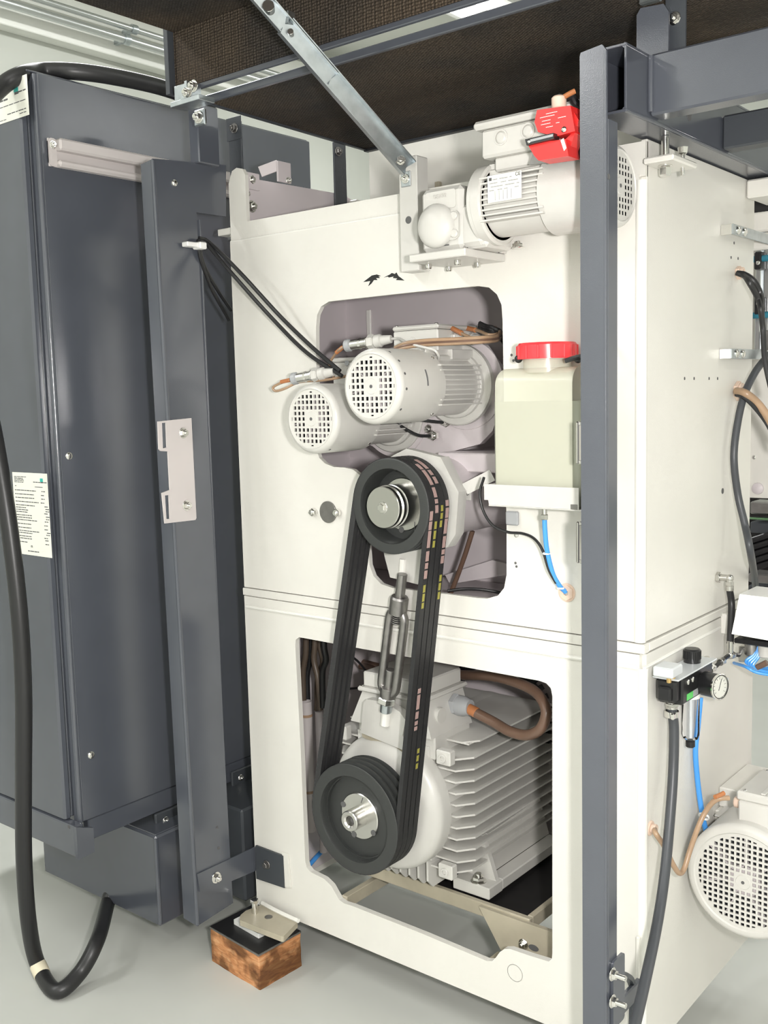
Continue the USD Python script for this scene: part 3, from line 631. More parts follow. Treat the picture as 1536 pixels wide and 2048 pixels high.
# terminal box
tz0, tz1 = mz + .165, mz + .335
txa, txb = mx - .105, mx + .105
ya, yb = .055, .235
tp_ = np.array([[txa - .03, ya - .004, tz0 + .025], [txb + .03, ya - .004, tz0 + .025], [txb + .03, yb, tz0 + .02], [txa - .03, yb, tz0 + .02], [txa + .012, ya, tz1 - .055], [txb - .0, ya, tz1 - .055], [txb - .0, yb, tz1 - .055], [txa + .012, yb, tz1 - .055]])
tbm = md.add('terminal_box', trimesh.convex.convex_hull(tp_), BEIGE2)
md.add('box_base', box((txa - .015, ya + .01, tz0 - .035), (txb + .03, yb - .01, tz0 + .03), .004), BEIGE2)
md.add('box_rim', box((txa + .002, ya - .012, tz1 - .055), (txb + .012, yb + .010, tz1 - .043), .004), BEIGE2, parent=tbm)
md.add('box_lid', box((txa + .014, ya, tz1 - .043), (txb, yb - .004, tz1 - .002), .004), BEIGE2, parent=tbm)
md.add('lid_emboss', ring(((txa + txb) / 2, (ya + yb) / 2, tz1 - .003), ((txa + txb) / 2, (ya + yb) / 2, tz1 - .001), .045, .042, 40), BEIGE2, parent=tbm)
md.add('lid_screw', dome((txa + .010, ya - .003, tz1 - .043), Zm, .007), CHROME, parent=tbm)
kx = txb + .020
q = np.array([txb + .018, ya + .055, tz0 + .070]); md.add('knockout', cyl(q - Xm * .01, q + Xm * .0035, .021, 28), BEIGE2, parent=tbm)
gl = np.array([txb + .006, ya + .128, tz0 + .080])
md.add('cable_gland', cat(hexnut(gl, Xm, .030, .018), lathe(gl + Xm * .018, Xm, [(0, 0), (.027, 0), (.026, .02), (.020, .036), (0, .036)], 32)), GLANDG, parent=tbm, label='grey plastic cable gland')
# front trapezoid plate the turnbuckle is welded to
tr = Polygon(XZ([(728, 1405), (735, 1398), (770, 1404), (800, 1423), (812, 1440), (806, 1470), (822, 1506), (722, 1465)], .008))
md.add('tension_plate', prism_y(tr, .006, .030), BEIGE2)
md.add('plate_step', prism_y(Polygon(XZ([(724, 1464), (824, 1504), (822, 1514), (726, 1474)], .020)), .018, .05), OILY)
md.add('tension_lug_weld', sweep([PY(775, 1412, .004), PY(772, 1430, .004), PY(770, 1450, .004)], .013, 12, 6), WELD)
# feet
for s in (-1, 1):
    fx0, fx1 = (mx + .13, mx + .245) if s > 0 else (mx - .245, mx - .13)
    fa, fb = min(mx + s * .20, mx + s * .243), max(mx + s * .20, mx + s * .243)
    md.add('foot_rail', box((fa, .206, .3035), (fb, .52, .334), .003), BEIGE2)
    md.add('foot_pad', box((fx0, .138, .303), (fx1, .205, .335), .003), BEIGE2)
    xw = mx + s * .17
    wp = Polygon([(mx + s * .12, .38), (mx + s * .16, .45), (mx + s * .196, .45), (mx + s * .236, .335), (mx + s * .13, .335)])
    md.add('foot_web', prism_y(wp, .185, .20), BEIGE2)
    md.add('foot_side', prism_x(Polygon([(.20, .335), (.52, .335), (.47, .46), (.20, .45)]), mx + s * .192, mx + s * .202), BEIGE2)
    md.add('foot_bolt', cat(cyl((mx + s * .20, .158, .335), (mx + s * .20, .158, .338), .021, 24), hexnut((mx + s * .20, .158, .338), Zm, .016, .012), cyl((mx + s * .20, .158, .35), (mx + s * .20, .158, .358), .008, 16)), CHROME)
# big brown cable out of the gland
cb = Thing('motor_cable', 'thick brown cable looping out of the grey gland on the large drive motor', 'cable')
g1 = gl + Xm * .045
pts = [gl + Xm * .03, PY(985, 1443, .175), PY(1020, 1463, .16), PY(1055, 1470, .15), PY(1082, 1456, .15), PY(1092, 1420, .16), PY(1072, 1385, .18), PY(1030, 1364, .21), PY(980, 1352, .25), PY(925, 1350, .30), PY(880, 1346, .35), PY(820, 1350, .40), PY(770, 1338, .45), PY(700, 1320, .50)]
cb.add('cable', sweep(pts, .0135, 16, 10), BROWN)
cb.add('heat_shrink', cyl(gl + Xm * .034, gl + Xm * .034 + (PY(985, 1443, .175) - gl - Xm * .03) * .45, .0142, 18, c=.002), COPPER)
# black lever plate in the far dark of the opening
t = Thing('toothed_gear', 'black toothed wheel edge in the dark at the top of the lower opening', 'gear')
gc = PY(985, 1395, .52); teeth = unary_union([Point(0, 0).buffer(.17, 40)] + [affinity.rotate(sbox(-.008, .165, .008, .185), k * 9, origin=(0, 0)) for k in range(40)]).difference(Point(0, 0).buffer(.15, 40))
t.add('toothed_ring', prism(affinity.translate(teeth, gc[0], gc[2] - .06), (0, .56, 0), (1, 0, 0), (0, 0, 1), .02), BLACK)
# ---------------------------------------------------------------- turnbuckle
tk = Thing('turnbuckle', 'bare steel turnbuckle tensioning rod standing between the two belt runs', 'turnbuckle')
T0, T1 = PY(805, 1148, -.030), PY(772, 1418, -.010)
dv = (T1 - T0); TL = np.linalg.norm(dv); dv /= TL; sv = np.cross(dv, Ym); sv /= np.linalg.norm(sv)
def tp2(s): return T0 + dv * TL * s
tk.add('upper_rod', cyl(tp2(0), tp2(.24), .0125, 24), DSTEEL)
tk.add('upper_thread', cat(*[ring(tp2(.235 + .014 * k), tp2(.243 + .014 * k), .013, .005, 20) for k in range(9)]), DSTEEL)
tk.add('upper_collar', lathe(tp2(.16), dv, [(0, 0), (.020, 0), (.023, .005), (.023, .045), (.0, .045)], 28), DSTEEL)
for s in (-1, 1):
    tk.add('side_bar', sweep([tp2(.27) + sv * s * .012, tp2(.305) + sv * s * .021, tp2(.36) + sv * s * .0235, tp2(.6) + sv * s * .0235, tp2(.80) + sv * s * .0235, tp2(.845) + sv * s * .020, tp2(.875) + sv * s * .012], .0115, 16, 8), DSTEEL)
tk.add('lower_collar', lathe(tp2(.83), dv, [(0, 0), (.021, 0), (.022, .004), (.019, .034), (0, .034)], 28), DSTEEL)
tk.add('lower_rod', cyl(tp2(.70), tp2(1.0), .0125, 24), DSTEEL)
tk.add('lock_nut', hexnut(tp2(.905), dv, .024, .018), CHROME)
tk.add('threaded_end', cyl(tp2(.92), tp2(1.02), .0155, 24), GALV)
# ---------------------------------------------------------------- bundle of cables in white duct, left in the lower opening
bd = [[(612, 1280), (611, 1310), (606, 1345), (607, 1400)], [(622, 1280), (620, 1320), (614, 1350), (615, 1400)], [(630, 1283), (628, 1320), (636, 1360), (640, 1420)], [(640, 1288), (646, 1325), (636, 1355), (634, 1420)], [(648, 1290), (652, 1320), (645, 1345), (646, 1415)]]
for i, p in enumerate(bd):
    t = Thing('hanging_cable', 'brown cable, %s from the left in the bundle entering the conduit in the lower opening' % ['first', 'second', 'third', 'fourth', 'fifth'][i], 'cable', 'brown cables in the lower opening')
    y = .13 + .03 * (i % 2)
    t.add('cable', sweep([PY(a, b, y) for a, b in [(p[0][0], p[0][1] - 60)] + p], .009, 12, 10), [DARKB, RUBBER, DARKB, DARKB, RUBBER][i])
t = Thing('cable_conduit', 'light grey plastic cable conduit standing at the left inside the lower opening', 'conduit')
a, b = PY(612, 1402, .14), PY(617, 1660, .14); t.add('tube', ring((a[0], a[1], b[2]), a, .0175, .0150, 28), GREYL)
for yy in (1430, 1580):
    q = PY(613, yy, .14); t.add('tie', ring((a[0], a[1], q[2] - .004), (a[0], a[1], q[2] + .004), .0185, .017, 28), BROWNL)
t = Thing('cable_conduit', 'narrow brownish cable conduit just right of the wider one in the lower opening', 'conduit')
a, b = PY(638, 1422, .16), PY(637, 1700, .16); t.add('tube', cyl((a[0], a[1], b[2]), a, .012, 20), INNER)
t = Thing('loop_cable', 'thin black cable loop between the left belt run and the turnbuckle', 'cable')
t.add('cable', sweep([PY(700, 1310, .30), PY(718, 1325, .30), PY(733, 1345, .28), PY(734, 1362, .27), PY(722, 1374, .28), PY(695, 1378, .30)], .0035, 8), RUBBER)
t = Thing('back_cable', 'brown cable crossing behind the turnbuckle in the lower opening', 'cable')
t.add('cable', sweep([PY(690, 1332, .48), PY(730, 1333, .46), PY(770, 1346, .44), PY(800, 1352, .42)], .011, 12), BROWN)
t = Thing('blue_air_line', 'short blue air line at the lower left corner of the lower opening', 'tube')
t.add('tube', sweep([PY(612, 1738, .16), PY(632, 1715, .2), PY(655, 1690, .25)], .007, 12), BLUE)
# ---------------------------------------------------------------- cables around the twin motors
for i, (a, b) in enumerate([((398, 475), 0), ((398, 480), 1)]):
    t = Thing('black_cable', f'thin black cable hanging from the left post down to the twin motors, {"upper" if i == 0 else "lower"} of two', 'cable', 'two black cables to the motors')
    pp = [(398, 476), (420, 486), (480, 545), (560, 632), (625, 695), (680, 742)] if i == 0 else [(398, 480), (415, 490), (465, 548), (540, 632), (612, 704), (684, 752)]
    ys = [-.155, -.15, -.10, -.06, -.045, -.04]
    t.add('cable', sweep([PX(pp[0][0], pp[0][1], -1.185), PX(pp[1][0], pp[1][1], -1.175)] + [PY(p[0], p[1], y) for p, y in list(zip(pp, ys))[2:]], .0052, 10, 10), RUBBER)
t = Thing('slack_cable', 'pair of black cables dropping behind the left post beside the housing edge', 'cable')
t.add('cable', cat(sweep([PX(398, 478, -1.185), PX(402, 520, -1.20), PX(425, 580, -1.23), PX(458, 640, -1.26)], .005, 10), sweep([PX(396, 480, -1.19), PX(408, 530, -1.21), PX(435, 580, -1.24), PX(462, 620, -1.27)], .005, 10)), RUBBER)
t = Thing('cable_clip', 'small white cable clip on the left post holding the black cables', 'clip')
q = PX(388, 490, -1.185); t.add('clip', cat(box(q - [.014, .03, .006], q + [.010, .02, .006], .002), box(q + [-.014, .005, -.010], q + [.018, .03, .008], .003)), WHITE)
t = Thing('sensor_lead', 'thin tan cable looping from the left sensor connector', 'cable')
A = PY(584, 759, -.07)
t.add('lead', sweep([A, PY(570, 763, -.07), PY(553, 770, -.07), PY(546, 776, -.07), PY(552, 782, -.07), PY(570, 777, -.07), PY(600, 764, -.06), PY(650, 760, -.05), PY(690, 753, -.02), PY(720, 748, .03)], .0034, 8), BROWNL)
t.add('heat_shrink', cyl(PY(580, 760, -.07), PY(562, 764, -.07), .0052, 12), COPPER)
t = Thing('sensor_lead', 'thin cable with orange sleeve left of the upper sensor connector', 'cable')
t.add('lead', sweep([PY(690, 692, .0), PY(678, 700, -.005), PY(668, 712, .0), PY(660, 726, .0), PY(661, 742, -.01), PY(668, 754, -.01)], .0034, 8), BROWNL)
t.add('heat_shrink', cyl(PY(686, 694, .0), PY(672, 706, -.003), .0055, 12), COPPER)
for i, (dy, rr) in enumerate([(0, .0042), (5, .0042), (9, .004)]):
    t = Thing('motor_lead', 'brown cable, %s in the bundle lying across the upper fan motor terminal box' % ['uppermost', 'middle', 'lowest'][i], 'cable', 'brown leads over the upper fan motor')
    t.add('lead', sweep([PY(790, 695 + dy * .6, -.03), PY(812, 686 + dy, -.03), PY(850, 681 + dy, -.02), PY(910, 678 + dy, .0), PY(965, 675 + dy, .03), PY(993, 672 + dy, .08), PY(1000, 664 + dy, .13), PY(990, 655, .17)], rr, 8), [BROWNL, BROWN, BROWNL][i])
t = Thing('sensor_lead', 'pale thin cable from the upper sensor connector over the fan motor', 'cable')
t.add('lead', sweep([PY(783, 678, .03), PY(798, 677, .02), PY(815, 686, -.02), PY(845, 694, -.03), PY(868, 700, -.03), PY(877, 711, -.02), PY(877, 721, -.01)], .0034, 8), BEIGE2)
for i, (p, q) in enumerate([((905, 657), (930, 670)), ((932, 656), (958, 662))]):
    t = Thing('gland_lead', 'short orange-sleeved cable leaving the %s gland of the upper fan motor box' % ['front', 'rear'][i], 'cable', 'orange sleeved leads at the glands')
    A, B = PY(p[0], p[1], .09 + .07 * i), PY(q[0], q[1], .07 + .07 * i)
    t.add('heat_shrink', cyl(A, A + (B - A) * .75, .0062, 12), COPPER); t.add('lead', sweep([A, B, PY(q[0] + 22, q[1] + 8, .06 + .05 * i), PY(q[0] + 45, q[1] + 4, .10 + .05 * i)], .004, 8), BROWNL)
t = Thing('cable_tangle', 'black cable tangle at the upper right corner of the upper opening', 'cables')
rr = random.Random(3)
for k in range(7):
    x0, y0 = 955 + rr.random() * 15, 646 + rr.random() * 14
    t.add('cable', sweep([PY(x0, y0, .15), PY(x0 + 12, y0 - 3 + rr.random() * 10, .13 + rr.random() * .03), PY(x0 + 30, y0 + 6 + rr.random() * 8, .14), PY(1004, 668 + rr.random() * 12, .18 + rr.random() * .05), PY(1020, 690 + rr.random() * 20, .25)], .0055, 8), RUBBER)
for i, p in enumerate([[(945, 1062), (930, 1110), (912, 1160), (898, 1195)]]):
    t = Thing('inner_cable', 'dark red-brown cable running down inside the upper opening right of the belts', 'cable')
    t.add('cable', sweep([PY(a, b, .22) for a, b in p], .0065, 10), BROWN)
t = Thing('inner_cable', 'black cable lying along the bottom edge of the upper opening', 'cable')
t.add('cable', sweep([PY(895, 1182, .10), PY(930, 1178, .13), PY(970, 1180, .15), PY(1012, 1188, .18)], .004, 8), RUBBER)
# ---------------------------------------------------------------- gear motor on its shelf
gm = Thing('gear_motor', 'beige gear motor with nameplate and fan grille mounted high on the housing front', 'gear motor')
gy = -.095
e0 = PY(958, 402, gy); e1 = PY(1243, 378, gy); gz = (e0[2] + e1[2]) / 2 - .004; gr = .078
gx1 = e1[0]
CWL = gx1 - PY(1073, 400, gy - gr)[0]; BDL = PY(1073, 400, gy - gr)[0] - PY(957, 402, gy - gr)[0] + .012
ge = fan_motor(gm, (gx1, gy, gz), -Xm, Ym, gr, CWL, BDL, .082, pitch=.0125, rotor=False, shield=.018, thick=.0012)
XF = gx1 - CWL - BDL + .012
# nameplate
npl = [PY(a, b, gy - gr * .955) for a, b in [(977, 353), (1045, 341), (1046, 398), (979, 407)]]
lo = np.min(npl, 0); hi = np.max(npl, 0)
yn = gy - gr * 1.0
pl_n = gm.add('nameplate', box((npl[0][0], yn - .0012, npl[3][2]), (npl[1][0], yn, npl[0][2]), .0004), PAPER)
nw, nh = npl[1][0] - npl[0][0], npl[0][2] - npl[3][2]
gm.add('ce_mark', text('CE', nh * .13, (npl[1][0] - nw * .17, yn - .0018, npl[0][2] - nh * .17), Xm, Zm), PRINT, parent=pl_n)
gm.add('logo_print', box((npl[0][0] + nw * .05, yn - .0016, npl[0][2] - nh * .20), (npl[0][0] + nw * .13, yn - .001, npl[0][2] - nh * .09), 0), PRINT, parent=pl_n)
rows = []
for r, segs in enumerate([[(.15, .30), (.36, .60), (.66, .72)], [(.06, .30), (.40, .56), (.62, .90)], [(.10, .46), (.52, .80), (.86, .94)], [(.06, .20), (.30, .44), (.50, .60), (.80, .92)]]):
    z = npl[0][2] - nh * (.17 + .13 * r)
    for a, b in segs: rows.append(box((npl[0][0] + nw * a, yn - .0015, z - nh * .018), (npl[0][0] + nw * b, yn - .001, z + nh * .018), 0))
for a in (.22, .34, .46, .58, .70): rows.append(box((npl[0][0] + nw * a, yn - .0015, npl[3][2] + nh * .06), (npl[0][0] + nw * a + .0012, yn - .001, npl[3][2] + nh * .40), 0))
gm.add('print_lines', cat(*rows), plain('grey_print', (.38, .38, .36), .6), parent=pl_n)
# terminal box above the motor
q0, q1 = PY(948, 250, gy - .07), PY(962, 322, gy - .07); qr = PY(1150, 215, gy - .07)
tb = gm.add('terminal_box', box((q1[0], gy - .07, q1[2] + .004), (qr[0] + .012, gy + .07, q0[2] - .014), .005), BEIGE2)
gm.add('box_lid', box((q0[0], gy - .078, q0[2] - .013), (qr[0] + .02, gy + .078, q0[2] + .004), .006), BEIGE2, parent=tb)
gm.add('box_neck', box((q1[0] + .022, gy - .055, gz + gr * .70), (qr[0] - .05, gy + .055, q1[2] + .006), .004), BEIGE2)
for px, py in [(1002, 275), (1056, 262)]:
    q = PY(px, py, gy - .070); gm.add('knockout', ring(q - Ym * .002, q + Ym * .001, .0155, .0125, 28, .0003), BEIGE2, parent=tb); gm.add('knockout_disc', lathe(q - Ym * .0, -Ym, [(0, 0), (.0125, 0), (.009, .003), (0, .004)], 24), BEIGE2, parent=tb)
# gearbox
gb0, gb1 = PY(842, 512, -.145), PY(925, 500, -.145)
zt = PY(870, 376, -.145)[2]; zb = PY(845, 518, -.15)[2] + .012
gxa, gxb = gb0[0], gb1[0]
gbx = gm.add('gearbox', box((gxa, -.145, zb), (gxb, -.03, zt), .010), BEIGE2, label='cast beige gearbox with a domed front cover')
gm.add('gearbox_edge', box((gxb - .01, -.138, zb + .004), (gxb + .045, -.04, zt - .04), .008), BEIGE2)
gm.add('input_cylinder', cyl((gxb + .02, gy, gz), (XF + .01, gy, gz), .066, 48, c=.006), BEIGE2)
gm.add('cover_plate', prism_y(rrect(gxa + .006, zb + .02, gxb - .006, zt - .052, .012), -.150, -.144), BEIGE2, parent=gbx)
cc = PY(873, 452, -.15); gm.add('domed_cover', lathe(cc + Ym * .002, -Ym, [(0, 0), (.046, 0), (.046, .006), (.042, .013), (.034, .020), (.02, .0245), (0, .026)], 48), BEIGE2, parent=gbx)
for sx, sz in ((gxa + .016, zb + .032), (gxb - .016, zb + .032), (gxa + .016, zt - .064), (gxb - .016, zt - .064)):
    gm.add('cover_screw', cyl((sx, -.149, sz), (sx, -.155, sz), .009, 20, c=.002), BEIGE2, parent=gbx)
gm.add('cast_panel', prism_y(rrect(gxa + .016, zt - .046, gxb - .014, zt - .008, .006), -.147, -.144), BEIGE2, parent=gbx)
ct = PY(867, 394, -.147); gm.add('cast_lettering', text('SEIOR', .008, (ct[0] , -.1478, ct[2] - .004), Xm, Zm, .0012), BEIGE2, parent=gbx)
gm.add('vent_slot', box((gxa + .03, -.1462, zb + .010), (gxa + .075, -.144, zb + .0125), 0), PRINT, parent=gbx)
gm.add('foot_block', box((gxb - .004, -.13, zb), (gxb + .052, -.03, zb + .042), .006), BEIGE2)
q = PX(985, 490, gxb + .06); gm.add('foot_bolt', bolt((gxb + .066, -.03, zb + .004), (0, 0, 1), .010), CHROME)
gm.add('flange_rim', cyl((XF - .022, gy, gz), (XF + .004, gy, gz), .083, 56, c=.004), BEIGE2)
# shelf plate
sh = Thing('motor_shelf', 'thick beige shelf plate under the gear motor with screw heads below', 'shelf bracket')
zs = PY(818, 524, -.157)[2]
sh.add('plate', box((PY(818, 524, -.157)[0], -.157, zb - .017), (-.326, .0, zb - .0005), .002), BEIGE2)
for px, py in [(857, 529), (898, 534), (915, 521), (955, 526)]:
    q = PZ(px, py, zb - .018); sh.add('screw_head', cat(cyl(q + Zm * .002, q - Zm * .010, .0075, 16, c=.002)), CHROME)
sh.add('side_web', box((-.330, -.02, zb), (-.322, 0, zb + .06), .001), BEIGE2)
# flat post beside the gearbox, and its bolts
fpst = Thing('strut_post', 'beige square tube on the housing front carrying the lower end of the lid strut', 'post')
fy = -.045
pa, pb_, pc = PY(797, 340, fy), PY(833, 318, fy), PY(800, 545, fy)
fpst.add('tube', box((pa[0], fy, pc[2]), (PY(833, 330, fy)[0], -.001, PY(820, 312, fy)[2]), .002), BEIGE2)
q = PY(817, 440, fy); fpst.add('hole', cyl(q + Ym * .001, q - Ym * .0006, .0085, 24, c=0), PRINT)
fpst.add('slot_bracket', box(PY(803, 345, fy - .001) - [0, .003, .0], PY(822, 372, fy - .001) + [0, .0, 0], .001), GALV)
q = PY(811, 358, fy - .004); fpst.add('bracket_bolt', bolt(q, (0, -1, 0), .008), CHROME)
# ---------------------------------------------------------------- telescopic lid strut
st = Thing('lid_strut', 'galvanised telescopic channel strut slanting from the strut post up to the open lid', 'strut')
S0 = PY(812, 335, fy - .012); S1 = PD(520, -8, 1.92); S1 = PZ(522, 0, 2.41)
def chan(w, d, th): return [(-w, 0), (w, 0), (w, d), (w - th, d), (w - th, th), (-w + th, th), (-w + th, d), (-w, d)]
axs = (S1 - S0) / np.linalg.norm(S1 - S0); side = np.cross(axs, F_); side /= np.linalg.norm(side)
SL = np.linalg.norm(S1 - S0)
mid = S0 + axs * SL * .86
st.add('outer_channel', sweep([S0, mid], .01, smooth=0, section=[(a, b) for a, b in chan(.0205, .024, .0022)], up=side), GALV)
S1e = S1 + axs * (2.505 - S1[2]) / axs[2]
st.add('inner_channel', sweep([S0 + axs * SL * .55 - F_ * .003, S1e - F_ * .003], .01, smooth=0, section=[(a, b) for a, b in chan(.0175, .018, .002)], up=side), GALV)
for f_, rr_ in ((.81, .0065), (.95, .0125), (1.01, .005)):
    q = S0 + axs * SL * f_; st.add('rivet', cyl(q - F_ * .016, q - F_ * .012 + F_ * .02, rr_, 18), CHROME)
st.add('end_clip', box(mid - side * .019 + [-.006, -.01, -.012], mid - side * .019 + [.006, .012, .014], .001), GALV)
st.add('pivot_bolt', bolt(S0 + axs * .02 - F_ * .004, -F_, .009), CHROME)
# ---------------------------------------------------------------- canister
cn = Thing('canister', 'translucent plastic canister with red screw cap half hidden by the right post', 'canister')
cy0, cy1 = -.112, -.010
ca, cb_ = PY(975, 760, cy0 + .0), PY(1166, 760, cy0)
cx0, cx1 = ca[0], cb_[0] + .004
cz0 = PY(985, 985, cy0)[2]; cz1 = PY(1010, 738, cy0 + .02)[2]
def rbody(x0, x1, y0, y1, z0, z1, r, rt):
    levels = [(z0, -.006), (z0 + .006, 0), (z0 + (z1 - z0) * .5, .0005), (z1 - rt, 0)] + [(z1 - rt + rt * math.sin(a), -rt * (1 - math.cos(a)) * .9) for a in np.linspace(.25, math.pi / 2, 7)]
    rings = []
    for z, off in levels:
        p = np.array(sbox(x0 + r, y0 + r, x1 - r, y1 - r).buffer(r + off, quad_segs=8).exterior.coords)[:-1]
        th = np.linspace(0, 1, len(p)); rings.append(np.c_[p, np.full(len(p), z)])
    n = min(len(r_) for r_ in rings); k = len(rings); V = np.vstack([r_[:n] for r_ in rings]); Fc = []
    for i in range(k - 1):
        for j in range(n):
            a, b, c, d = i * n + j, i * n + (j + 1) % n, (i + 1) * n + (j + 1) % n, (i + 1) * n + j
            Fc += [[a, b, c], [a, c, d]]
    V = np.vstack([V, rings[0].mean(0), rings[-1].mean(0)])
    for j in range(n): Fc += [[len(V) - 2, (j + 1) % n, j], [len(V) - 1, (k - 1) * n + j, (k - 1) * n + (j + 1) % n]]
    m = trimesh.Trimesh(V, np.array(Fc), process=False)
    if m.volume < 0: m.invert()
    return m
cn.add('container', rbody(cx0, cx1, cy0, cy1, cz0 - .03, cz1, .028, .035), CANM, smooth=50)
lz = PY(1060, 803, cy0)[2]
cn.add('liquid', rbody(cx0 + .003, cx1 - .003, cy0 + .003, cy1 - .003, cz0 - .027, lz, .026, .001), LIQUID, label='cloudy liquid filling three quarters of the canister')
ncx = (PY(1050, 725, -.06)[0] + PY(1140, 725, -.06)[0]) / 2; ncy = -.06
cn.add('neck', cyl((ncx, ncy, cz1 - .012), (ncx, ncy, cz1 + .022), .050, 48, c=.002), CANM)
cap = [(0, .040), (.058, .040), (.0615, .036), (.063, .004), (.063, .0), (.056, 0)]
zc = PY(1092, 716, ncy - .06)[2]; zh = PY(1092, 683, ncy - .06)[2] - zc
cc_ = cn.add('screw_cap', lathe((ncx, ncy, zc), Zm, [(0, 0), (.056, 0), (.0625, .0), (.0625, zh * .86), (.059, zh), (0, zh)], 64), REDCAP, label='red screw cap')
ribs = []
for k_ in range(14):
    a = 2 * np.pi * k_ / 14; ribs.append(cyl((ncx + .0622 * math.cos(a), ncy + .0622 * math.sin(a), zc + .001), (ncx + .0622 * math.cos(a), ncy + .0622 * math.sin(a), zc + zh * .85), .0028, 8))
for r_ in ribs: cn.add('cap_rib', r_, REDCAP, parent=cc_)
for px in (1037, 1156):
    q = PY(px, 718, ncy - .03); cn.add('holding_strap_knob', ball(q, .0085), BLACK)
cn.add('holding_strap', sweep([PY(1037, 722, ncy - .03), PY(1037, 712, -.02), PY(1037, 712, -.002)], .004, 8), BLACK)
cn.add('holding_strap', sweep([PY(1130, 722, ncy - .055), PY(1156, 714, ncy - .045), PY(1175, 712, ncy - .03), (cx1 + .01, -.002, zc + .02)], .005, 8), BLACK)
# its sheet metal tray
tr_ = Thing('canister_tray', 'beige bent sheet metal tray holding the canister on the housing front', 'tray')
ta, tb2 = PY(968, 968, cy0 - .012), PY(1157, 980, cy0 - .012)
tx0, tx1 = ta[0], PY(1157, 1000, cy0 - .012)[0] + .012
tzt, tzm, tzb = PY(1060, 972, cy0 - .012)[2], PY(975, 1000, cy0 - .012)[2], PY(1060, 1017, cy0 - .012)[2]
fy0 = cy0 - .012
tr_.add('front_lip', prism_y(Polygon([(tx0, tzt), (tx1 - .012, tzt), (tx1 - .012, tzb + .003), (tx0 + .012, tzb + .003), (tx0 + .010, tzm), (tx0, tzm)]), fy0, fy0 + .003), BEIGE2)
tr_.add('bottom_plate', box((tx0 + .01, fy0 + .0005, tzb), (tx1, -.001, tzb + .003), .001), BEIGE2)
tr_.add('right_wall', prism_x(Polygon([(fy0 + .004, tzb), (-.002, tzb), (-.002, tzt + .02), (fy0 + .004, tzt)]), tx1 - .003, tx1), BEIGE2)
tr_.add('left_wall', prism_x(Polygon([(fy0 + .004, tzb + .004), (-.002, tzb + .004), (-.002, tzt), (fy0 + .004, tzt)]), tx0 + .010, tx0 + .012), BEIGE2)
q = PY(1150, 1014, fy0 - .0); tr_.add('corner_clip', box(q - [.010, .001, .005], q + [.006, .001, .005], .0005), DSTEEL)
tr_.add('cushion', box((cx0 + .01, cy0 + .008, tzb + .004), (cx1 - .01, cy1 - .01, cz0 - .031), .001), BEIGE2)
cl = Thing('adhesive_clip', 'small clear plastic clip and screw on the housing below the canister tray', 'clip')
q = PY(1027, 1036, 0); cl.add('clip', box(q - [.016, .010, .016], q + [.016, .0005, .016], .003), GLANDG)
q = PY(1033, 1070, 0); cl.add('screw', dome(q, -Ym, .006), CHROME)
# blue line and black float cable under the canister
ba = Thing('blue_hose', 'bright blue hose from the canister tray down to a cream gland in the housing front', 'hose')
q0 = PY(1089, 1034, -.07); q9 = PY(1131, 1184, -.004)
ba.add('hose', sweep([q0, PY(1090, 1060, -.068), PY(1094, 1100, -.058), PY(1105, 1145, -.04), PY(1118, 1170, -.022), q9], .0052, 14), BLUE)
ba.add('fitting', cat(hexnut(q0 - Zm * .006, Zm, .0085, .012), cyl((q0[0], q0[1], q0[2]), (q0[0], q0[1], tzb - .0005), .0055, 16)), STEEL)
for px, py, y in [(1093, 1107, -.055), (1121, 1176, -.018)]:
    q = PY(px, py, y); ba.add('cable_tie', cat(ring(q - Zm * .002, q + Zm * .002, .0085, .0065, 20)), WHITE)
g_ = PY(1134, 1185, 0)
gt = Thing('cable_gland', 'cream hexagonal gland where the blue hose enters the housing', 'gland')
gt.add('hex_flange', ring(g_ - Ym * .006, g_ + Ym * .0, .018, .0065, 6), GLANDB); gt.add('washer', ring(g_ - Ym * .002, g_, .021, .0065, 30), GLANDB)
fc = Thing('float_cable', 'thin black cable curving from behind the canister to join the blue hose', 'cable')
fc.add('cable', sweep([PY(968, 955, -.03), PY(960, 985, -.05), PY(966, 1020, -.05), PY(985, 1050, -.035), PY(1015, 1064, -.015), PY(1045, 1067, -.012), PY(1068, 1077, -.03), PY(1085, 1100, -.050), PY(1098, 1140, -.046), PY(1112, 1166, -.03)], .0032, 8), RUBBER)
# ---------------------------------------------------------------- right door post and roof frame
RX0, RX1, RY0, RY1 = -.0115, .0405, -.245, -.198
post = Thing('door_post', 'tall blue-grey square post in front of the housing right corner', 'post')
zt_ = PY(1186, 92, RY0)[2]
plp = Polygon([(RX0, .03), (RX1, .03), (RX1, zt_ - .012), (RX1 - .008, zt_ - .001), (RX0 + .002, zt_ - .006), (RX0, zt_ - .012)])
post.add('front_plate', prism_y(plp, RY0, RY0 + .006), GREY)
post.add('body', box((RX0 + .001, RY0 + .0062, .03), (RX1, RY1, PY(1225, 245, RY1)[2]), .003), GREY)
post.add('edge_radius', sweep([(RX1 - .003, RY0 + .003, .04), (RX1 - .003, RY0 + .003, 1.0), (RX1 - .003, RY0 + .003, zt_ - .012)], .0036, 10, 3), GREY)
q = PX(1217, 353, RX1); post.add('screw_hole', cyl(q - Xm * .001, q + Xm * .0008, .005, 14, c=0), PRINT)
br = Thing('post_bracket', 'grey bolted bracket and bent strap joining the right post foot to the housing corner', 'bracket')
z0_, z1_ = PX(1225, 2012, RX1 + .004)[2], PX(1225, 1925, RX1 + .004)[2]
br.add('plate', prism_x(rrect(RY1 - .03, z0_ - .05, RY1 + .02, z1_ - .0, .008), RX1 + .0005, RX1 + .006), GREY)
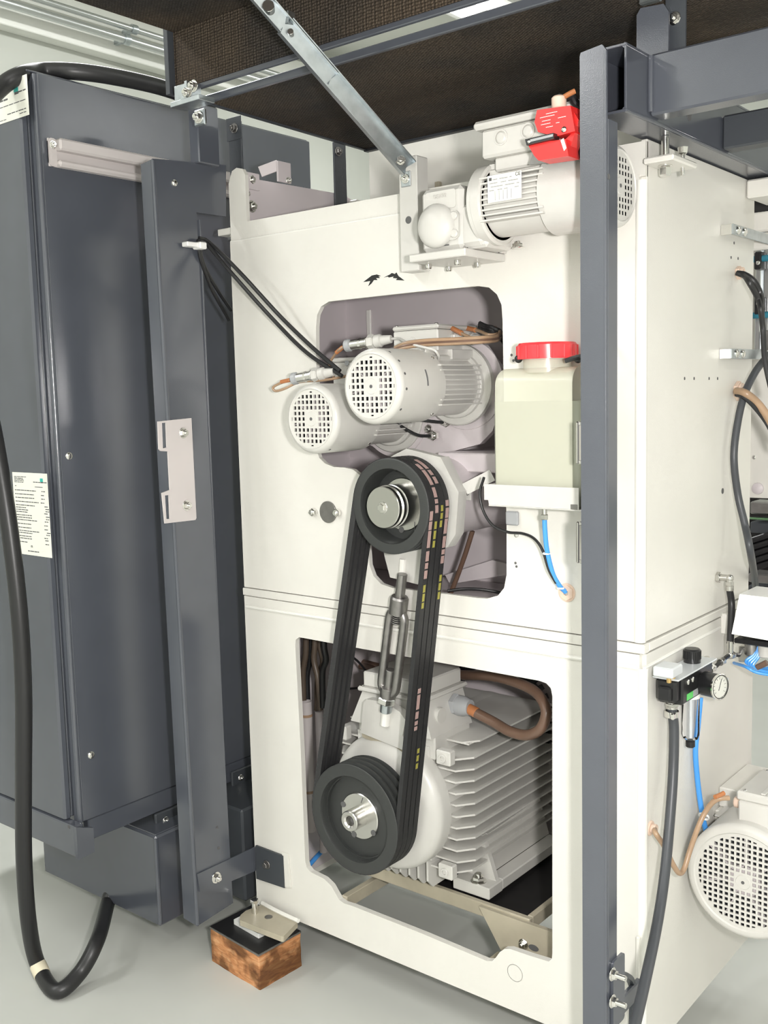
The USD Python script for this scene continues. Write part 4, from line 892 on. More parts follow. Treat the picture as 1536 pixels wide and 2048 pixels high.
for py in (1948, 2002):
    q = PX(1224, py, RX1 + .006); br.add('bolt', cat(bolt(q, Xm, .010), cyl(q, q + Xm * .03, .0055, 14)), CHROME)
zs_ = PX(1245, 1948, RX1)[2]
br.add('strap', sweep([PY(1236, 1945, -.19), PY(1250, 1950, -.13), PY(1261, 1960, -.07), PY(1266, 1982, -.035), PY(1265, 2030, -.022), PY(1263, 2090, -.02)], .01, smooth=8, section=[(-.005, -.007), (.005, -.007), (.005, .007), (-.005, .007)], up=(0, 0, 1)), GREYD)
br.add('cross_bar', box((.002, RY1 + .008, zs_ - .13), (.014, -.030, zs_ - .09), .003), GREY)
br.add('wall_plate', box((-.008, -.013, zs_ - .26), (.0, -.0042, zs_ - .01), .002), BEIGE)
# latch eyes on the post (U handles)
for i, (pa, pb_) in enumerate([((1157, 843), (1157, 928)), ((1158, 1043), (1158, 1126))]):
    t = Thing('latch_eye', 'small chrome U-shaped latch eye on the right post, %s' % ['beside the canister', 'below the canister tray'][i], 'latch', 'latch eyes on the right post')
    za, zb_ = PY(pa[0], pa[1], -.215)[2], PY(pb_[0], pb_[1], -.215)[2]
    xo = PY(1153, 880, -.215)[0]
    t.add('u_bar', cat(box((xo, -.220, zb_), (xo + .007, -.208, za), .002), box((xo + .007, -.219, za - .007), (RX0 + .003, -.209, za), .001), box((xo + .007, -.219, zb_), (RX0 + .003, -.209, zb_ + .007), .001)), STEEL)
    t.add('tip', box((RX0 - .006, -.226, za - .006), (RX0 - .001, -.221, za + .002), .001), DSTEEL)
fr = Thing('roof_frame', 'blue-grey rectangular tube frame at the top right with crossbeam', 'frame')
tx0, tx1 = -.018, .056; tz0, tz1 = 2.103, 2.222; ty0, ty1 = -.197, .72
fr.add('side_tube', cat(box((tx0, ty0, tz0), (tx1, ty1, tz0 + .005), .001), box((tx0, ty0, tz1 - .005), (tx1, ty1, tz1), .001), box((tx0, ty0, tz0 + .0045), (tx0 + .005, ty1, tz1 - .0045), .001), box((tx1 - .005, ty0, tz0 + .0045), (tx1, ty1, tz1 - .0045), .001)), GREY)
for (xx, zz) in ((tx1 - .004, tz0 + .004), (tx1 - .004, tz1 - .004)): fr.add('tube_edge', sweep([(xx, ty0 + .001, zz), (xx, .3, zz), (xx, ty1 - .001, zz)], .0048, 10, 3), GREY)
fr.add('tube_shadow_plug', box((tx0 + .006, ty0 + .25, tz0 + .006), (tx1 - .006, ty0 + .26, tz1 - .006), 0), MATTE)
fr.add('crossbeam', box((tx1 + .0005, -.102, 2.112), (1.05, -.052, 2.222), .004), GREY)
fr.add('weld_bead', sweep([(tx1 + .004, -.104, 2.118), (tx1 + .004, -.105, 2.16), (tx1 + .004, -.104, 2.218)], .0055, 10, 8), GREY)
fr.add('rear_beam', box((tx1 + .0005, .26, 2.11), (1.05, .31, 2.18), .004), GREYD)
q = PX(1378, 232, tx1); fr.add('hole', cyl(q - Xm * .001, q + Xm * .001, .010, 16, c=0), PRINT)
sup = Thing('hood_support', 'wide grey flat bar standing on the roof frame at the top right', 'support bar', 'hood supports')
yw = -.085
a, b = PY(1273, 60, yw), PY(1337, 60, yw)
sup.add('bar', prism_y(rpoly([(a[0], tz1 + .0005), (b[0], tz1 + .0005), (b[0], PY(1334, 24, yw)[2]), (b[0] - .010, PY(1325, 8, yw)[2]), (a[0] + .008, PY(1285, 15, yw)[2]), (a[0], PY(1275, 30, yw)[2])], .001), yw, yw + .006), GREY)
sup.add('rubber_stop', box((PY(1281, 10, yw)[0], yw - .010, PY(1281, 13, yw)[2]), (PY(1324, 5, yw)[0], yw + .006, PY(1281, -6, yw)[2]), .003), GALV)
sup = Thing('hood_support', 'narrower grey flat bar with a bright bolt just behind the wide one', 'support bar', 'hood supports')
yw2 = -.062
a, b = PY(1330, 60, yw2), PY(1371, 60, yw2)
sup.add('bar', box((a[0], yw2, tz1 + .0005), (b[0], yw2 + .006, 2.330), .001), GREYD)
q = PY(1349, 37, yw2); sup.add('bolt', bolt(q, -Ym, .009), CHROME)
# jacking plate on the right face
jp = Thing('frame_lug', 'beige lug plate on the housing right face with two bolts under the roof frame', 'bracket')
zj = PX(1300, 328, 0)[2]
jp.add('plate', box((.0005, PX(1300, 320, 0)[1] - .035, zj - .006), (.064, PX(1300, 320, 0)[1] + .085, zj + .006), .003), BEIGE)
yj = PX(1300, 320, 0)[1]
jp.add('main_bolt', cat(cyl((.030, yj + .005, zj + .006), (.030, yj + .005, tz0), .0078, 20), ring((.030, yj + .005, zj - .009), (.030, yj + .005, zj - .006), .014, .004, 24), hexnut((.030, yj + .005, zj - .028), Zm, .0125, .019)), CHROME)
jp.add('set_screw', cat(cyl((.045, yj + .055, zj - .022), (.045, yj + .055, tz0 - .03), .0042, 14), lathe((.045, yj + .055, tz0 - .032), Zm, [(0, 0), (.0095, .004), (.011, .016), (0, .016)], 6)), CHROME)
# red safety switch on its plate
sp = Thing('switch_plate', 'grey steel plate behind the red switch beside the right post', 'bracket')
sp.add('plate', prism_y(Polygon(XZ([(1058, 330), (1067, 302), (1085, 300), (1160, 262), (1165, 316), (1100, 325)], -.188)), -.188, -.183), DSTEEL)
rs = Thing('safety_switch', 'red plastic safety switch hanging left of the right post top', 'switch')
ys = -.235
head = Polygon(XZ([(1073, 222), (1142, 212), (1157, 240), (1137, 268), (1069, 270)], ys))
low = XZ([(1056, 290), (1130, 279), (1131, 311), (1076, 320)], ys - .004)
o = np.array([PY(1075, 268, ys)[0], ys, PY(1075, 268, ys)[2]])
hp = Polygon(XZ([(1074, 220), (1141, 211), (1150, 262), (1112, 273), (1076, 264), (1069, 244)], ys))
hd = rs.add('head', prism_y(hp, ys, ys + .04), RED)
rs.add('side', prism_y(Polygon(XZ([(1141, 211), (1158, 240), (1137, 312), (1120, 290), (1150, 262)], ys + .012)), ys + .010, ys + .042), RED)
lb = rs.add('body', prism_y(Polygon(XZ([(1055, 288), (1131, 278), (1137, 312), (1077, 321), (1068, 311)], ys - .006)), ys - .006, ys + .036), RED)
rs.add('key_slot_frame', prism_y(Polygon(XZ([(1051, 279), (1108, 266), (1109, 278), (1054, 291)], ys - .012)), ys - .014, ys + .006), BLACK)
rs.add('key_slot', prism_y(Polygon(XZ([(1056, 280), (1106, 268), (1106, 273), (1056, 285)], ys - .0145)), ys - .0148, ys - .0138), GLANDG)
rs.add('white_tag', prism_y(Polygon(XZ([(1121, 281), (1127, 276), (1133, 296), (1128, 302)], ys - .0065)), ys - .0068, ys - .006), PAPER, parent=lb)
q = PY(1128, 259, ys - .001); rs.add('screw', dome(q, -Ym, .0055), CHROME, parent=hd)
q = PY(1058, 283, ys - .0145); rs.add('rivet', dome(q, -Ym, .0035), CHROME)
tx = []
for (px, py, L) in [(1080, 236, 34), (1084, 243, 20), (1116, 236, 18), (1082, 250, 22), (1112, 246, 8), (1092, 228, 26), (1092, 255, 16)]:
    q = PY(px, py, ys - .0003); tx.append(box(q - [0, .0004, .0005], q + [L * .0009, .0003, .0006], 0))
rs.add('print_lines', cat(*tx), PAPER, parent=hd)
q = PY(1118, 206, ys + .02); rs.add('cable_gland', cat(cyl(q - Zm * .012, q + Zm * .012, .014, 20, c=.003)), GLANDB)
t = Thing('switch_cable', 'black cable with orange sleeve rising from the red switch behind the post', 'cable')
t.add('cable', sweep([q + Zm * .01, PY(1128, 196, ys + .03), PY(1142, 192, ys + .04), PY(1150, 205, ys + .05), PY(1165, 212, ys + .06), PY(1185, 212, ys + .06)], .0075, 10), RUBBER)
t.add('heat_shrink', sweep([PY(1128, 194, ys + .02), PY(1140, 187, ys + .025), PY(1150, 182, ys + .03)], .005, 10), COPPER)
# ---------------------------------------------------------------- left door post with latch plate and bracket
XP = -1.205
lp = Thing('door_post', 'tall blue-grey channel post left of the housing with a slotted latch plate', 'post')
pb0, pt0 = PX(395, 1853, XP), PX(305, 318, XP)
pts = [PX(395, 1852, XP), PX(466, 1806, XP), PX(459, 1690, XP), PX(393, 425, XP), PX(452, 433, XP), PX(452, 330, XP), PX(305, 317, XP)]
sidep = Polygon([(p[1], p[2]) for p in pts])
lp.add('side_plate', prism_x(sidep, XP - .005, XP), GREY)
fl = PY(362, 1842, pb0[1]); fu = PY(276, 322, pt0[1])
def quad_plate(p0, p1, p2, p3, th):          # four corners in order, thickened along -normal
    P = np.array([p0, p1, p2, p3]); n = np.cross(P[1] - P[0], P[3] - P[0]); n /= np.linalg.norm(n)
    return trimesh.convex.convex_hull(np.vstack([P, P - n * th]))
wl = .058
lp.add('front_flange', quad_plate(np.array([XP - wl, pb0[1], pb0[2] + .006]), np.array([XP, pb0[1], pb0[2]]), np.array([XP, pt0[1], pt0[2]]), np.array([XP - wl + .01, pt0[1], pt0[2] - .006]), .005), GREY)
lp.add('rounded_edge', sweep([pb0 + [-.004, .004, .003], (pb0 + pt0) / 2 + [-.004, .004, 0], pt0 + [-.004, .004, -.002]], .0058, 12, 3), GREY)
lp.add('rear_flange', box((XP - .03, pts[1][1] - .006, pts[1][2] + .01), (XP - .005, pts[1][1] - .001, 2.08), .001), GREY)
q = PX(348, 366, XP); lp.add('screw', dome(q, Xm, .0095, .008), CHROME)
for px, py in [(434, 1655), (437, 1696)]:
    q = PX(px, py, XP); lp.add('hole', cyl(q - Xm * .001, q + Xm * .0008, .004, 12, c=0), PRINT)
lat = Thing('latch_plate', 'light grey slotted latch plate bolted on the left post', 'latch plate')
xx = XP + .0045
lpoly = Polygon(YZ([(316, 843), (383, 836), (393, 1036), (391, 1040), (330, 1047), (324, 986), (340, 980), (336, 903), (321, 902), (318, 898)], xx)).difference(Polygon(YZ([(324, 846), (332, 845), (334, 895), (326, 897)], xx))).difference(Polygon(YZ([(330, 991), (338, 990), (340, 1038), (333, 1038)], xx)))
lat.add('plate', prism_x(lpoly, XP + .0008, xx), GREYL)
for px, py in [(366, 866), (373, 1011)]:
    q = PX(px, py, xx); lat.add('bolt', bolt(q, Xm, .0105, .010), CHROME)
lb_ = Thing('post_bracket', 'grey bracket strip bolted between the left post foot and the housing', 'bracket')
pl2 = [(394, 1748), (516, 1691), (516, 1739), (462, 1762), (463, 1785), (399, 1783)]
lb_.add('strip', prism_x(Polygon(YZ(pl2, XP + .003)), XP + .0005, XP + .005), GREY)
q = PX(432, 1755, XP + .005); lb_.add('bolt', bolt(q, Xm, .012, .010), CHROME)
zp0, zp1 = PY(540, 1770, -.006), PY(512, 1690, -.006)
lb_.add('end_plate', prism_y(Polygon(XZ([(511, 1691), (566, 1712), (569, 1776), (513, 1757)], -.009)), -.010, -.0035), GREYD)
q = PY(534, 1729, -.010); lb_.add('end_bolt', cat(cyl(q, q - Ym * .003, .013, 24), hexnut(q - Ym * .003, -Ym, .009, .009)), DSTEEL)
chip = Thing('chipped_paint_plate', 'beige paint-edged backing strip beside the grey bracket end plate', 'plate')
chip.add('plate', prism_y(Polygon(XZ([(562, 1703), (576, 1708), (582, 1775), (570, 1774), (566, 1712)], -.006)), -.0075, -.0035), BEIGE)
# ---------------------------------------------------------------- control cabinet
cbn = Thing('control_cabinet', 'tall dark blue-grey sheet metal control cabinet at the left', 'cabinet')
KX = -1.45; KY = -.419; KZ0, KZ1 = .463, 2.437; KYB = .60
cbn.add('side_panel', box((KX - .02, KY + .012, KZ0), (KX, KYB, KZ1), .003), GREY)
cbn.add('corner_strip', cat(sweep([(KX - .008, KY + .010, KZ0), (KX - .008, KY + .010, 1.4), (KX - .008, KY + .010, KZ1 - .004)], .0085, 14, 3), box((KX - .030, KY + .004, KZ0), (KX - .008, KY + .02, KZ1 - .004), .002)), GREY)
dx1 = KX - .036
cbn.add('door', box((KX - .86, KY - .020, KZ0 + .004), (dx1, KY + .004, KZ1 - .008), .006), GREY)
cbn.add('door_return', box((dx1 - .02, KY + .004, KZ0 + .01), (dx1 - .003, KY + .03, KZ1 - .01), .002), GREY)
cbn.add('door_gap', box((KX - .045, KY + .018, KZ0), (KX - .02, KY + .03, KZ1 - .006), 0), GREYD)
cbn.add('body', box((KX - .86, KY + .03, KZ0), (KX - .0205, KYB, KZ1 - .002), .002), GREYD)
cbn.add('roof_cap', box((KX - .87, KY - .01, KZ1 + .0005), (KX - .012, KYB, KZ1 + .006), .002), GREY)
for px, py in [(138, 912), (182, 1510)]:
    q = PX(px, py, KX); cbn.add('panel_screw', dome(q, Xm, .0105, .006), CHROME)
cbf = Thing('cabinet_plinth', 'blue-grey base frame with end flange under the control cabinet', 'plinth')
fz1 = KZ0 - .0005
yF = KY - .028
fA, fB = PY(190, 1735, yF), PY(155, 1650, yF)
cbf.add('front_rail', box((KX - .87, yF, fA[2] + .004), (KX + .018, yF + .03, fB[2] - .01), .003), GREY)
cbf.add('end_flange', prism_x(Polygon([(yF - .001, fA[2]), (yF + .052, fA[2] + .004), (yF + .052, fB[2] - .028), (yF - .001, fB[2] - .008)]), KX + .0185, KX + .030), GREY)
cbf.add('side_rail', box((KX - .03, yF + .06, PX(300, 1625, KX)[2] - .012), (KX - .004, KYB, fz1), .003), GREY)
for px, py in [(333, 1641), (483, 1556)]:
    q = PX(px, py, KX + .012)
    cbf.add('tab', box((KX - .0035, q[1] - .035, q[2] - .045), (KX + .008, q[1] + .055, q[2] + .028), .003), GREYD)
    cbf.add('tab_bolt', bolt((KX + .008, q[1], q[2]), Xm, .008), CHROME)
q = PY(138, 1654, yF); cbf.add('hole', cyl(q + Ym * .001, q - Ym * .0008, .005, 12, c=0), PRINT)
# grey floor box below the cabinet
fb = Thing('base_box', 'large grey painted steel box hanging under the control cabinet', 'box')
bx1 = -1.378; by0 = PZ(320, 1855, .10)[1]; bzt = PX(306, 1690, bx1)[2] + .02
fb.add('box', box((-1.962, by0, .10), (bx1, by0 + .21, bzt), .006), GREY)
fb.add('rounded_edge', sweep([(bx1 - .005, by0 + .005, .108), (bx1 - .005, by0 + .005, .2), (bx1 - .005, by0 + .005, bzt - .006)], .0072, 12, 3), GREY)
fb.add('lid_lip', box((-1.955, by0 + .006, bzt), (bx1 - .006, by0 + .2, bzt + .004), .001), GREY)
rb = Thing('rear_base_box', 'second darker grey box standing further back under the cabinet', 'box')
rb.add('box', box((bx1 - .20, .02, .105), (bx1 + .10, .62, .392), .006), GREYD)
# labels on the door
def label(name, lab, pts, rows, mt=PAPER, logo=None, extra=None):
    t = Thing(name, lab, 'label')
    yl = KY - .0205
    P = [PY(a, b, yl) for a, b in pts]
    x0, x1 = (P[0][0] + P[3][0]) / 2, (P[1][0] + P[2][0]) / 2; z0, z1 = (P[2][2] + P[3][2]) / 2, (P[0][2] + P[1][2]) / 2
    s = t.add('sheet', box((x0, yl - .0012, z0), (x1, yl, z1), .0003), mt)
    w, h = x1 - x0, z1 - z0
    def R(a, b, c, d, y=.0014): return box((x0 + w * a, yl - y, z1 - h * d), (x0 + w * c, yl - .001, z1 - h * b), 0)
    t.add('print_lines', cat(*[R(a, z - hh, b, z + hh) for z, hh, segs in rows for a, b in segs]), PRINT, parent=s)
    for (a, b, c, d, m_) in (logo or []): t.add('logo_patch', R(a, b, c, d, .0016), m_, parent=s)
    if extra: t.add('ce_mark', text('CE', h * extra[2], (x0 + w * extra[0], yl - .0018, z1 - h * extra[1]), Xm, Zm), PRINT, parent=s)
    return t
def words(a, b, n, r):
    out = []; x = a
    while x < b - .015:
        L = r.uniform(.03, .11); out.append((x, min(b, x + L))); x += L + .012
    return out
r5 = random.Random(5)
rows = [(z, .0042, words(.05, b, 4, r5)) for z, b in [(.052, .40), (.070, .32), (.085, .32), (.10, .33), (.118, .33)]]
rows += [(.165, .004, [(.06, .10), (.64, .86)])]
rows += [(z, .0052, words(.05, b, 5, r5) + words(c, c + .1, 1, r5)) for z, b, c in [(.215, .66, .82), (.262, .60, .80), (.305, .60, .80), (.352, .72, .78), (.395, .62, .88), (.425, .36, .9), (.452, .40, .9), (.478, .40, .86), (.516, .50, .9), (.545, .52, .9), (.575, .64, .86), (.622, .48, .84), (.668, .46, .84), (.707, .68, .9), (.733, .48, .88), (.772, .46, .82), (.80, .46, .84), (.845, .32, .84)]]
rows += [(.108, .005, words(.60, .80, 2, r5) + words(.90, .98, 1, r5)), (.95, .006, words(.32, .64, 3, r5))]
label('data_label', 'white data label with many printed lines on the cabinet door beside the hose', [(23, 945), (94, 946), (105, 1115), (38, 1108)], rows, logo=[(.80, .06, .88, .10, TEAL), (.81, .10, .89, .115, PRINT)], extra=(.42, .90, .022))
rows = [(.44, .022, words(.05, .62, 3, r5)), (.36, .016, words(.80, .97, 2, r5)), (.60, .010, words(.03, .95, 6, r5)), (.82, .012, words(.58, .95, 3, r5)), (.90, .010, words(.82, .95, 1, r5)), (.93, .008, words(.05, .55, 3, r5))]
label('maker_sign', 'white sign with teal logo at the top of the cabinet door under the hose', [(-42, 170), (55, 163), (59, 231), (-42, 262)], rows, logo=[(.735, .16, .82, .34, TEAL), (.745, .34, .825, .40, PRINT)])
# light rail on the cabinet side
rl = Thing('cable_rail', 'light grey profile rail screwed across the upper cabinet side', 'rail')
ra, rb_ = PX(105, 272, KX + .028), PX(452, 322, KX + .028)
y0r, y1r = ra[1], PX(470, 330, KX + .028)[1] + .04; zr1 = (ra[2] + rb_[2]) / 2; hr = ra[2] - PX(108, 329, KX + .028)[2]
zr1 = ra[2]; zr0 = zr1 - hr
rl.add('web', box((KX + .001, y0r, zr0), (KX + .006, y1r, zr1), .001), GREYL)
rl.add('upper_flange', box((KX + .001, y0r + .02, zr1 - .030), (KX + .030, y1r, zr1 - .0), .005), GREYL)
rl.add('lower_flange', box((KX + .001, y0r + .02, zr0), (KX + .024, y1r, zr0 + .018), .006), GREYL)
rl.add('end_cap', prism_x(rrect(y0r, zr0, y0r + .022, zr1, .008), KX + .002, KX + .010), GREYL)
rl.add('end_screw', bolt((KX + .010, y0r + .012, zr1 - .016), Xm, .008), CHROME)
# hoses: thick black hose over the cabinet and down in front of it
hz = Thing('supply_hose', 'thick black hose over the cabinet top, past the door, looped on the floor', 'hose')
yh = -.56
HR = .0215
ft = PZ(112, 1982, HR + .001)
HZ = KZ1 + .007 + HR
path = [PZ(420, 212, HZ), PZ(330, 177, HZ), PZ(230, 154, HZ), PZ(150, 143, HZ), PZ(85, 142, HZ), PY(42, 150, -.43), PY(5, 172, -.475), PY(-30, 215, -.53), PY(-60, 300, -.57), PY(-62, 480, yh), PY(-45, 700, yh), PY(-10, 880, yh), PY(18, 1050, yh), PY(38, 1220, yh), PY(47, 1380, yh), PY(47, 1560, yh), PY(48, 1720, yh + .01), PY(58, 1850, yh + .04), PY(76, 1930, yh + .07), ft, PY(160, 1945, ft[1] + .07), PY(195, 1880, ft[1] + .14), PZ(214, 1812, .098), PZ(220, 1790, .115)]
hz.add('hose', sweep(path, HR, 18, 10), RUBBER)
q0, q1 = PY(70, 1930, yh + .068), PY(98, 1950, yh + .09)
pa_, pb2 = np.array(PY(76, 1930, yh + .07)), np.array(ft)
sp_ = smooth_path(path, 10); k0 = int(np.argmin(np.linalg.norm(sp_ - PY(80, 1945, yh + .075), axis=1)))
hz.add('tape_band', cyl(sp_[k0 - 1], sp_[k0 + 2] if np.linalg.norm(sp_[k0 + 2] - sp_[k0 - 1]) > .02 else sp_[k0 + 3], HR + .0012, 24), plain('masking_tape', (.72, .66, .50), .6), label='cream tape band near the floor')
# ---------------------------------------------------------------- hood lids
lidB = Thing('machine_hood', 'flat foam-lined hood over the housing with grey steel rim', 'lid')
BX0, BX1, BYF, BYB, BZF, BZB = -1.07, 1.15, -.19, .43, 2.352, 2.322
BZF = 2.335; fpt, rpt = PZ(410, 206, BZF), PZ(735, 303, 2.322)
BX0 = min(fpt[0], rpt[0]); BYF, BYB = fpt[1], rpt[1]
def slab(x0, x1, yf, zf, yb, zb, th):
    return trimesh.convex.convex_hull(np.array([[x, y, z + d] for x in (x0, x1) for y, z in ((yf, zf), (yb, zb)) for d in (0, th)]))
lidB.add('foam_lining', slab(BX0 + .012, BX1 - .01, BYF + .013, BZF + .002, BYB - .022, BZB + .002, .012), FOAM)
lidB.add('top_sheet', slab(BX0, BX1, BYF + .004, BZF + .0155, BYB, BZB + .0155, .003), GREY)
lidB.add('front_rim', box((BX0, BYF, BZF), (BX1, BYF + .012, BZF + .018), .002), GREY)
lidB.add('rear_rim', box((BX0, BYB - .02, BZB - .004), (BX1, BYB, BZB + .0154), .002), GREYD)
lidB.add('left_rim', slab(BX0, BX0 + .012, BYF + .02, BZF - .001, BYB - .02, BZB - .001, .016), GREYD)
lidA = Thing('open_flap', 'raised foam-lined front flap of the hood, angled above the strut', 'flap')
AX0, AX1 = -1.16, 1.25; AY = -.215; AZ0 = PY(605, 113, AY)[2]; AZ1 = PY(345, 65, AY)[2]
lidA.add('upright_foam', box((AX0 + .012, AY, AZ0 + .013), (AX1, AY + .010, AZ1), .001), FOAM)
lidA.add('upright_sheet', box((AX0, AY + .0105, AZ0 + .003), (AX1, AY + .013, AZ1 + .03), .001), GREY)
lidA.add('lower_rim', box((AX0, AY - .002, AZ0), (AX1, AY + .010, AZ0 + .0125), .002), GREY)
lidA.add('left_rim', box((AX0 - .004, AY - .018, AZ0 + .001), (AX0 + .0115, AY + .012, AZ1 + .02), .001), GREYD)
lidA.add('overhang_foam', box((AX0 + .012, AY - .62, AZ1), (AX1, AY + .0095, AZ1 + .025), .001), FOAM)
lidA.add('overhang_sheet', box((AX0, AY - .62, AZ1 + .0255), (AX1, AY + .0095, AZ1 + .029), .001), GREY)
hg = Thing('hinge_bracket', 'bright zinc hinge bracket with two bolts at the left end of the hood', 'hinge')
hq = PY(395, 195, AY - .005)
hg.add('bracket', cat(box(PY(368, 200, AY - .01) - [0, .03, .010], PY(400, 168, AY - .01) + [0, -.022, 0], .001), box((PY(398, 205, AY)[0], AY - .045, PY(398, 205, AY)[2]), (PY(402, 170, AY)[0], AY + .0, PY(402, 168, AY)[2]), .001), box((PY(372, 210, AY)[0], AY - .05, PY(400, 212, AY)[2] - .004), (PY(430, 205, AY)[0], AY + .0, PY(400, 205, AY)[2]), .001)), GALV)
for px, py in [(376, 186), (388, 172)]:
    q = PY(px, py, AY - .042); hg.add('bolt', bolt(q, -Ym, .011), CHROME)
q = PY(404, 236, AY + .05); hg.add('clamp', cat(box(q - [.020, .01, .020], q + [.020, .0, .020], .003)), GALV); hg.add('clamp_bolt', bolt(q - Ym * .01, -Ym, .012), CHROME)
hs = Thing('hood_support', 'grey square tube between the left post top and the hood hinge', 'support bar', 'hood supports')
a, b = PX(397, 335, -1.19), PX(432, 240, -1.19)
hs.add('tube', box((-1.222, a[1], PX(415, 332, XP)[2]), (-1.186, b[1] + .005, PX(415, 212, -1.19)[2]), .003), GREY)
hs = Thing('hood_support', 'dark flat bar with one bolt at the front left corner of the housing top', 'support bar', 'hood supports')
a, b = PY(459, 300, .02), PY(484, 300, .02)
hs.add('bar', box((a[0], .018, 2.2), (b[0], .024, 2.345), .001), GREYD); q = PY(470, 257, .018)
hs.add('flange', box((a[0] - .005, .0165, q[2] - .03), (b[0] + .004, .0178, q[2] + .03), .0005), GREYD); hs.add('bolt', bolt(q - Ym * .002, -Ym, .010), DSTEEL)
hs = Thing('hood_support', 'dark flat bar in the bright gap at the rear left of the housing top', 'support bar', 'hood supports')
a, b = PX(668, 300, -1.14), PX(694, 380, -1.14)
hs.add('bar', box((-1.146, a[1], 2.13), (-1.140, b[1], 2.345), .001), GREYD); q = PX(676, 303, -1.139); hs.add('bolt', bolt(q, Xm, .010), DSTEEL)
# ---------------------------------------------------------------- wood block, rubber, shim, foot bolt
wb = Thing('wood_block', 'worn reddish wooden block on the floor under the housing foot plate', 'wood block')
nz = PZ(520, 1981, 0); d1 = PZ(423, 1921, 0) - nz; d2 = PZ(604, 1931, 0) - nz
corners = [nz[:2], (nz + d2)[:2], (nz + d2 * 1.0 + d1)[:2], (nz + d1)[:2]]
wbm = prism_z(Polygon(corners).buffer(-.004).buffer(.004), 0, .0975)
wbm = trimesh.Trimesh(wbm.vertices, wbm.faces); wbm = wbm.subdivide_to_size(.012)
wbm.vertices = wbm.vertices + (meshkit.noise(wbm.vertices * 40)[:, None] - .5) * np.array([.003, .003, .0]); wbm.vertices[:, 2] = np.clip(wbm.vertices[:, 2], 0, 1)
wb.add('block', wbm, WOOD)
rp = Thing('rubber_pad', 'thin black rubber pad lying on top of the wooden block', 'pad')
rp.add('pad', prism_z(Polygon(corners).buffer(-.001), .0977, .1045), RUBBER); rp.add('pad_edge', prism_z(Polygon(corners).buffer(.001).difference(Polygon(corners).buffer(-.004)), .0985, .1040), DSTEEL)
sm = Thing('shim_plate', 'white plastic shim plate on the rubber pad under the foot plate', 'plate')
c4 = [PZ(467, 1840, .117)[:2], PZ(517, 1869, .117)[:2], PZ(541, 1857, .117)[:2], PZ(497, 1825, .117)[:2]]
sm.add('plate', prism_z(Polygon(c4).buffer(-.002).buffer(.002), .1048, .1185), WHITE)
lbt = Thing('levelling_bolt', 'zinc levelling bolt through the foot plate above the wooden block', 'bolt')
q = PZ(510, 1826, .150)
lbt.add('bolt', cat(cyl((q[0], q[1], .1187), (q[0], q[1], .188), .0085, 20), hexnut((q[0], q[1], .182), Zm, .0125, .009)), CHROME)
# ---------------------------------------------------------------- right side: air regulator unit on the right face
reg = Thing('air_regulator', 'black compressed air filter regulator with round gauge and clear bowl on the right face', 'air regulator')
rx0, rx1 = .006, .062
A_, B_ = PX(1334, 1352, .03), PX(1412, 1408, .03)
ry0, ry1 = PX(1338, 1380, .048)[1] + .016, PX(1415, 1365, .062)[1] + .03
rz0, rz1 = PX(1372, 1408, rx1)[2], PX(1372, 1352, rx1)[2]
rbd = reg.add('body', box((rx0, ry0 + .022, rz0), (rx1, ry1, rz1), .004), BLACK)
reg.add('inlet_block', cat(box((rx0 + .004, ry0, rz0 + .008), (rx1 - .006, ry0 + .0215, rz1 - .002), .006), box((rx0 + .012, ry0 - .010, rz0 + .012), (rx1 - .014, ry0 + .004, rz0 + .044), .004)), BLACK)
kq = PX(1384, 1345, .034); kt = PX(1384, 1297, .034)
kb = (.034, PX(1384, 1345, .034)[1], rz1)
reg.add('knob', cyl(kb, (.034, kb[1], kt[2]), .0185, 32, c=.003), BLACK)
reg.add('knob_ridges', cat(*[cyl((.034 + .0185 * math.cos(a), kb[1] + .0185 * math.sin(a), rz1 + .012), (.034 + .0185 * math.cos(a), kb[1] + .0185 * math.sin(a), kt[2] - .004), .0012, 6) for a in np.linspace(0, 2 * np.pi, 24, endpoint=False)]), BLACK)
q0, q1 = PX(1344, 1346, rx1 - .0), PX(1388, 1323, rx1 - .0)
reg.add('silver_cover', box((.020, q0[1] - .002, rz1 + .010), (rx1 + .002, q0[1] + .052, rz1 + .032), .003), SILVER)
for dy in (.008, .028): reg.add('cover_pin', cyl((rx1 - .01, q0[1] + dy, rz1 - .001), (rx1 - .01, q0[1] + dy, rz1 + .011), .005, 14), BRASS)
reg.add('mounting_strap', box((.010, q0[1] + .02, rz1 + .0005), (rx1 + .006, ry1 + .01, rz1 + .004), .001), SILVER)
reg.add('mount_plate', box((.0005, ry0 + .02, rz0 + .01), (.006, ry1 + .012, rz1 - .006), .001), GALV)
for dy in (.05, .075): reg.add('strap_screw', dome((rx1, ry0 + dy, rz1 - .016), Xm, .006), CHROME)
reg.add('green_sticker', box((rx1, ry0 + .044, rz0 + .006), (rx1 + .0008, ry0 + .076, rz0 + .020), 0), GREEN, parent=rbd)
reg.add('silver_sticker', box((rx1, ry0 + .077, rz0 + .006), (rx1 + .0008, ry0 + .104, rz0 + .020), 0), GLANDG, parent=rbd)
gq = PX(1440, 1373, .10); gd = np.array([.955, -.30, .03]); gd /= np.linalg.norm(gd)
gfc = PX(1441, 1374, .108)
ga = reg.add('gauge_case', lathe(gfc - gd * .045, gd, [(0, 0), (.024, 0), (.0265, .003), (.0265, .040), (.0275, .041), (.0275, .046), (.0245, .046), (.0245, .040), (0, .040)], 48), BLACK, label='round black pressure gauge')
reg.add('gauge_bezel', lathe(gfc - gd * .004, gd, [(.0245, 0), (.0285, 0), (.029, .004), (.027, .0055), (.0245, .004), (.0245, 0)], 48), CHROME, parent=ga)
reg.add('gauge_dial', cyl(gfc - gd * .003, gfc - gd * .0022, .0245, 40, c=0), PAPER, parent=ga)
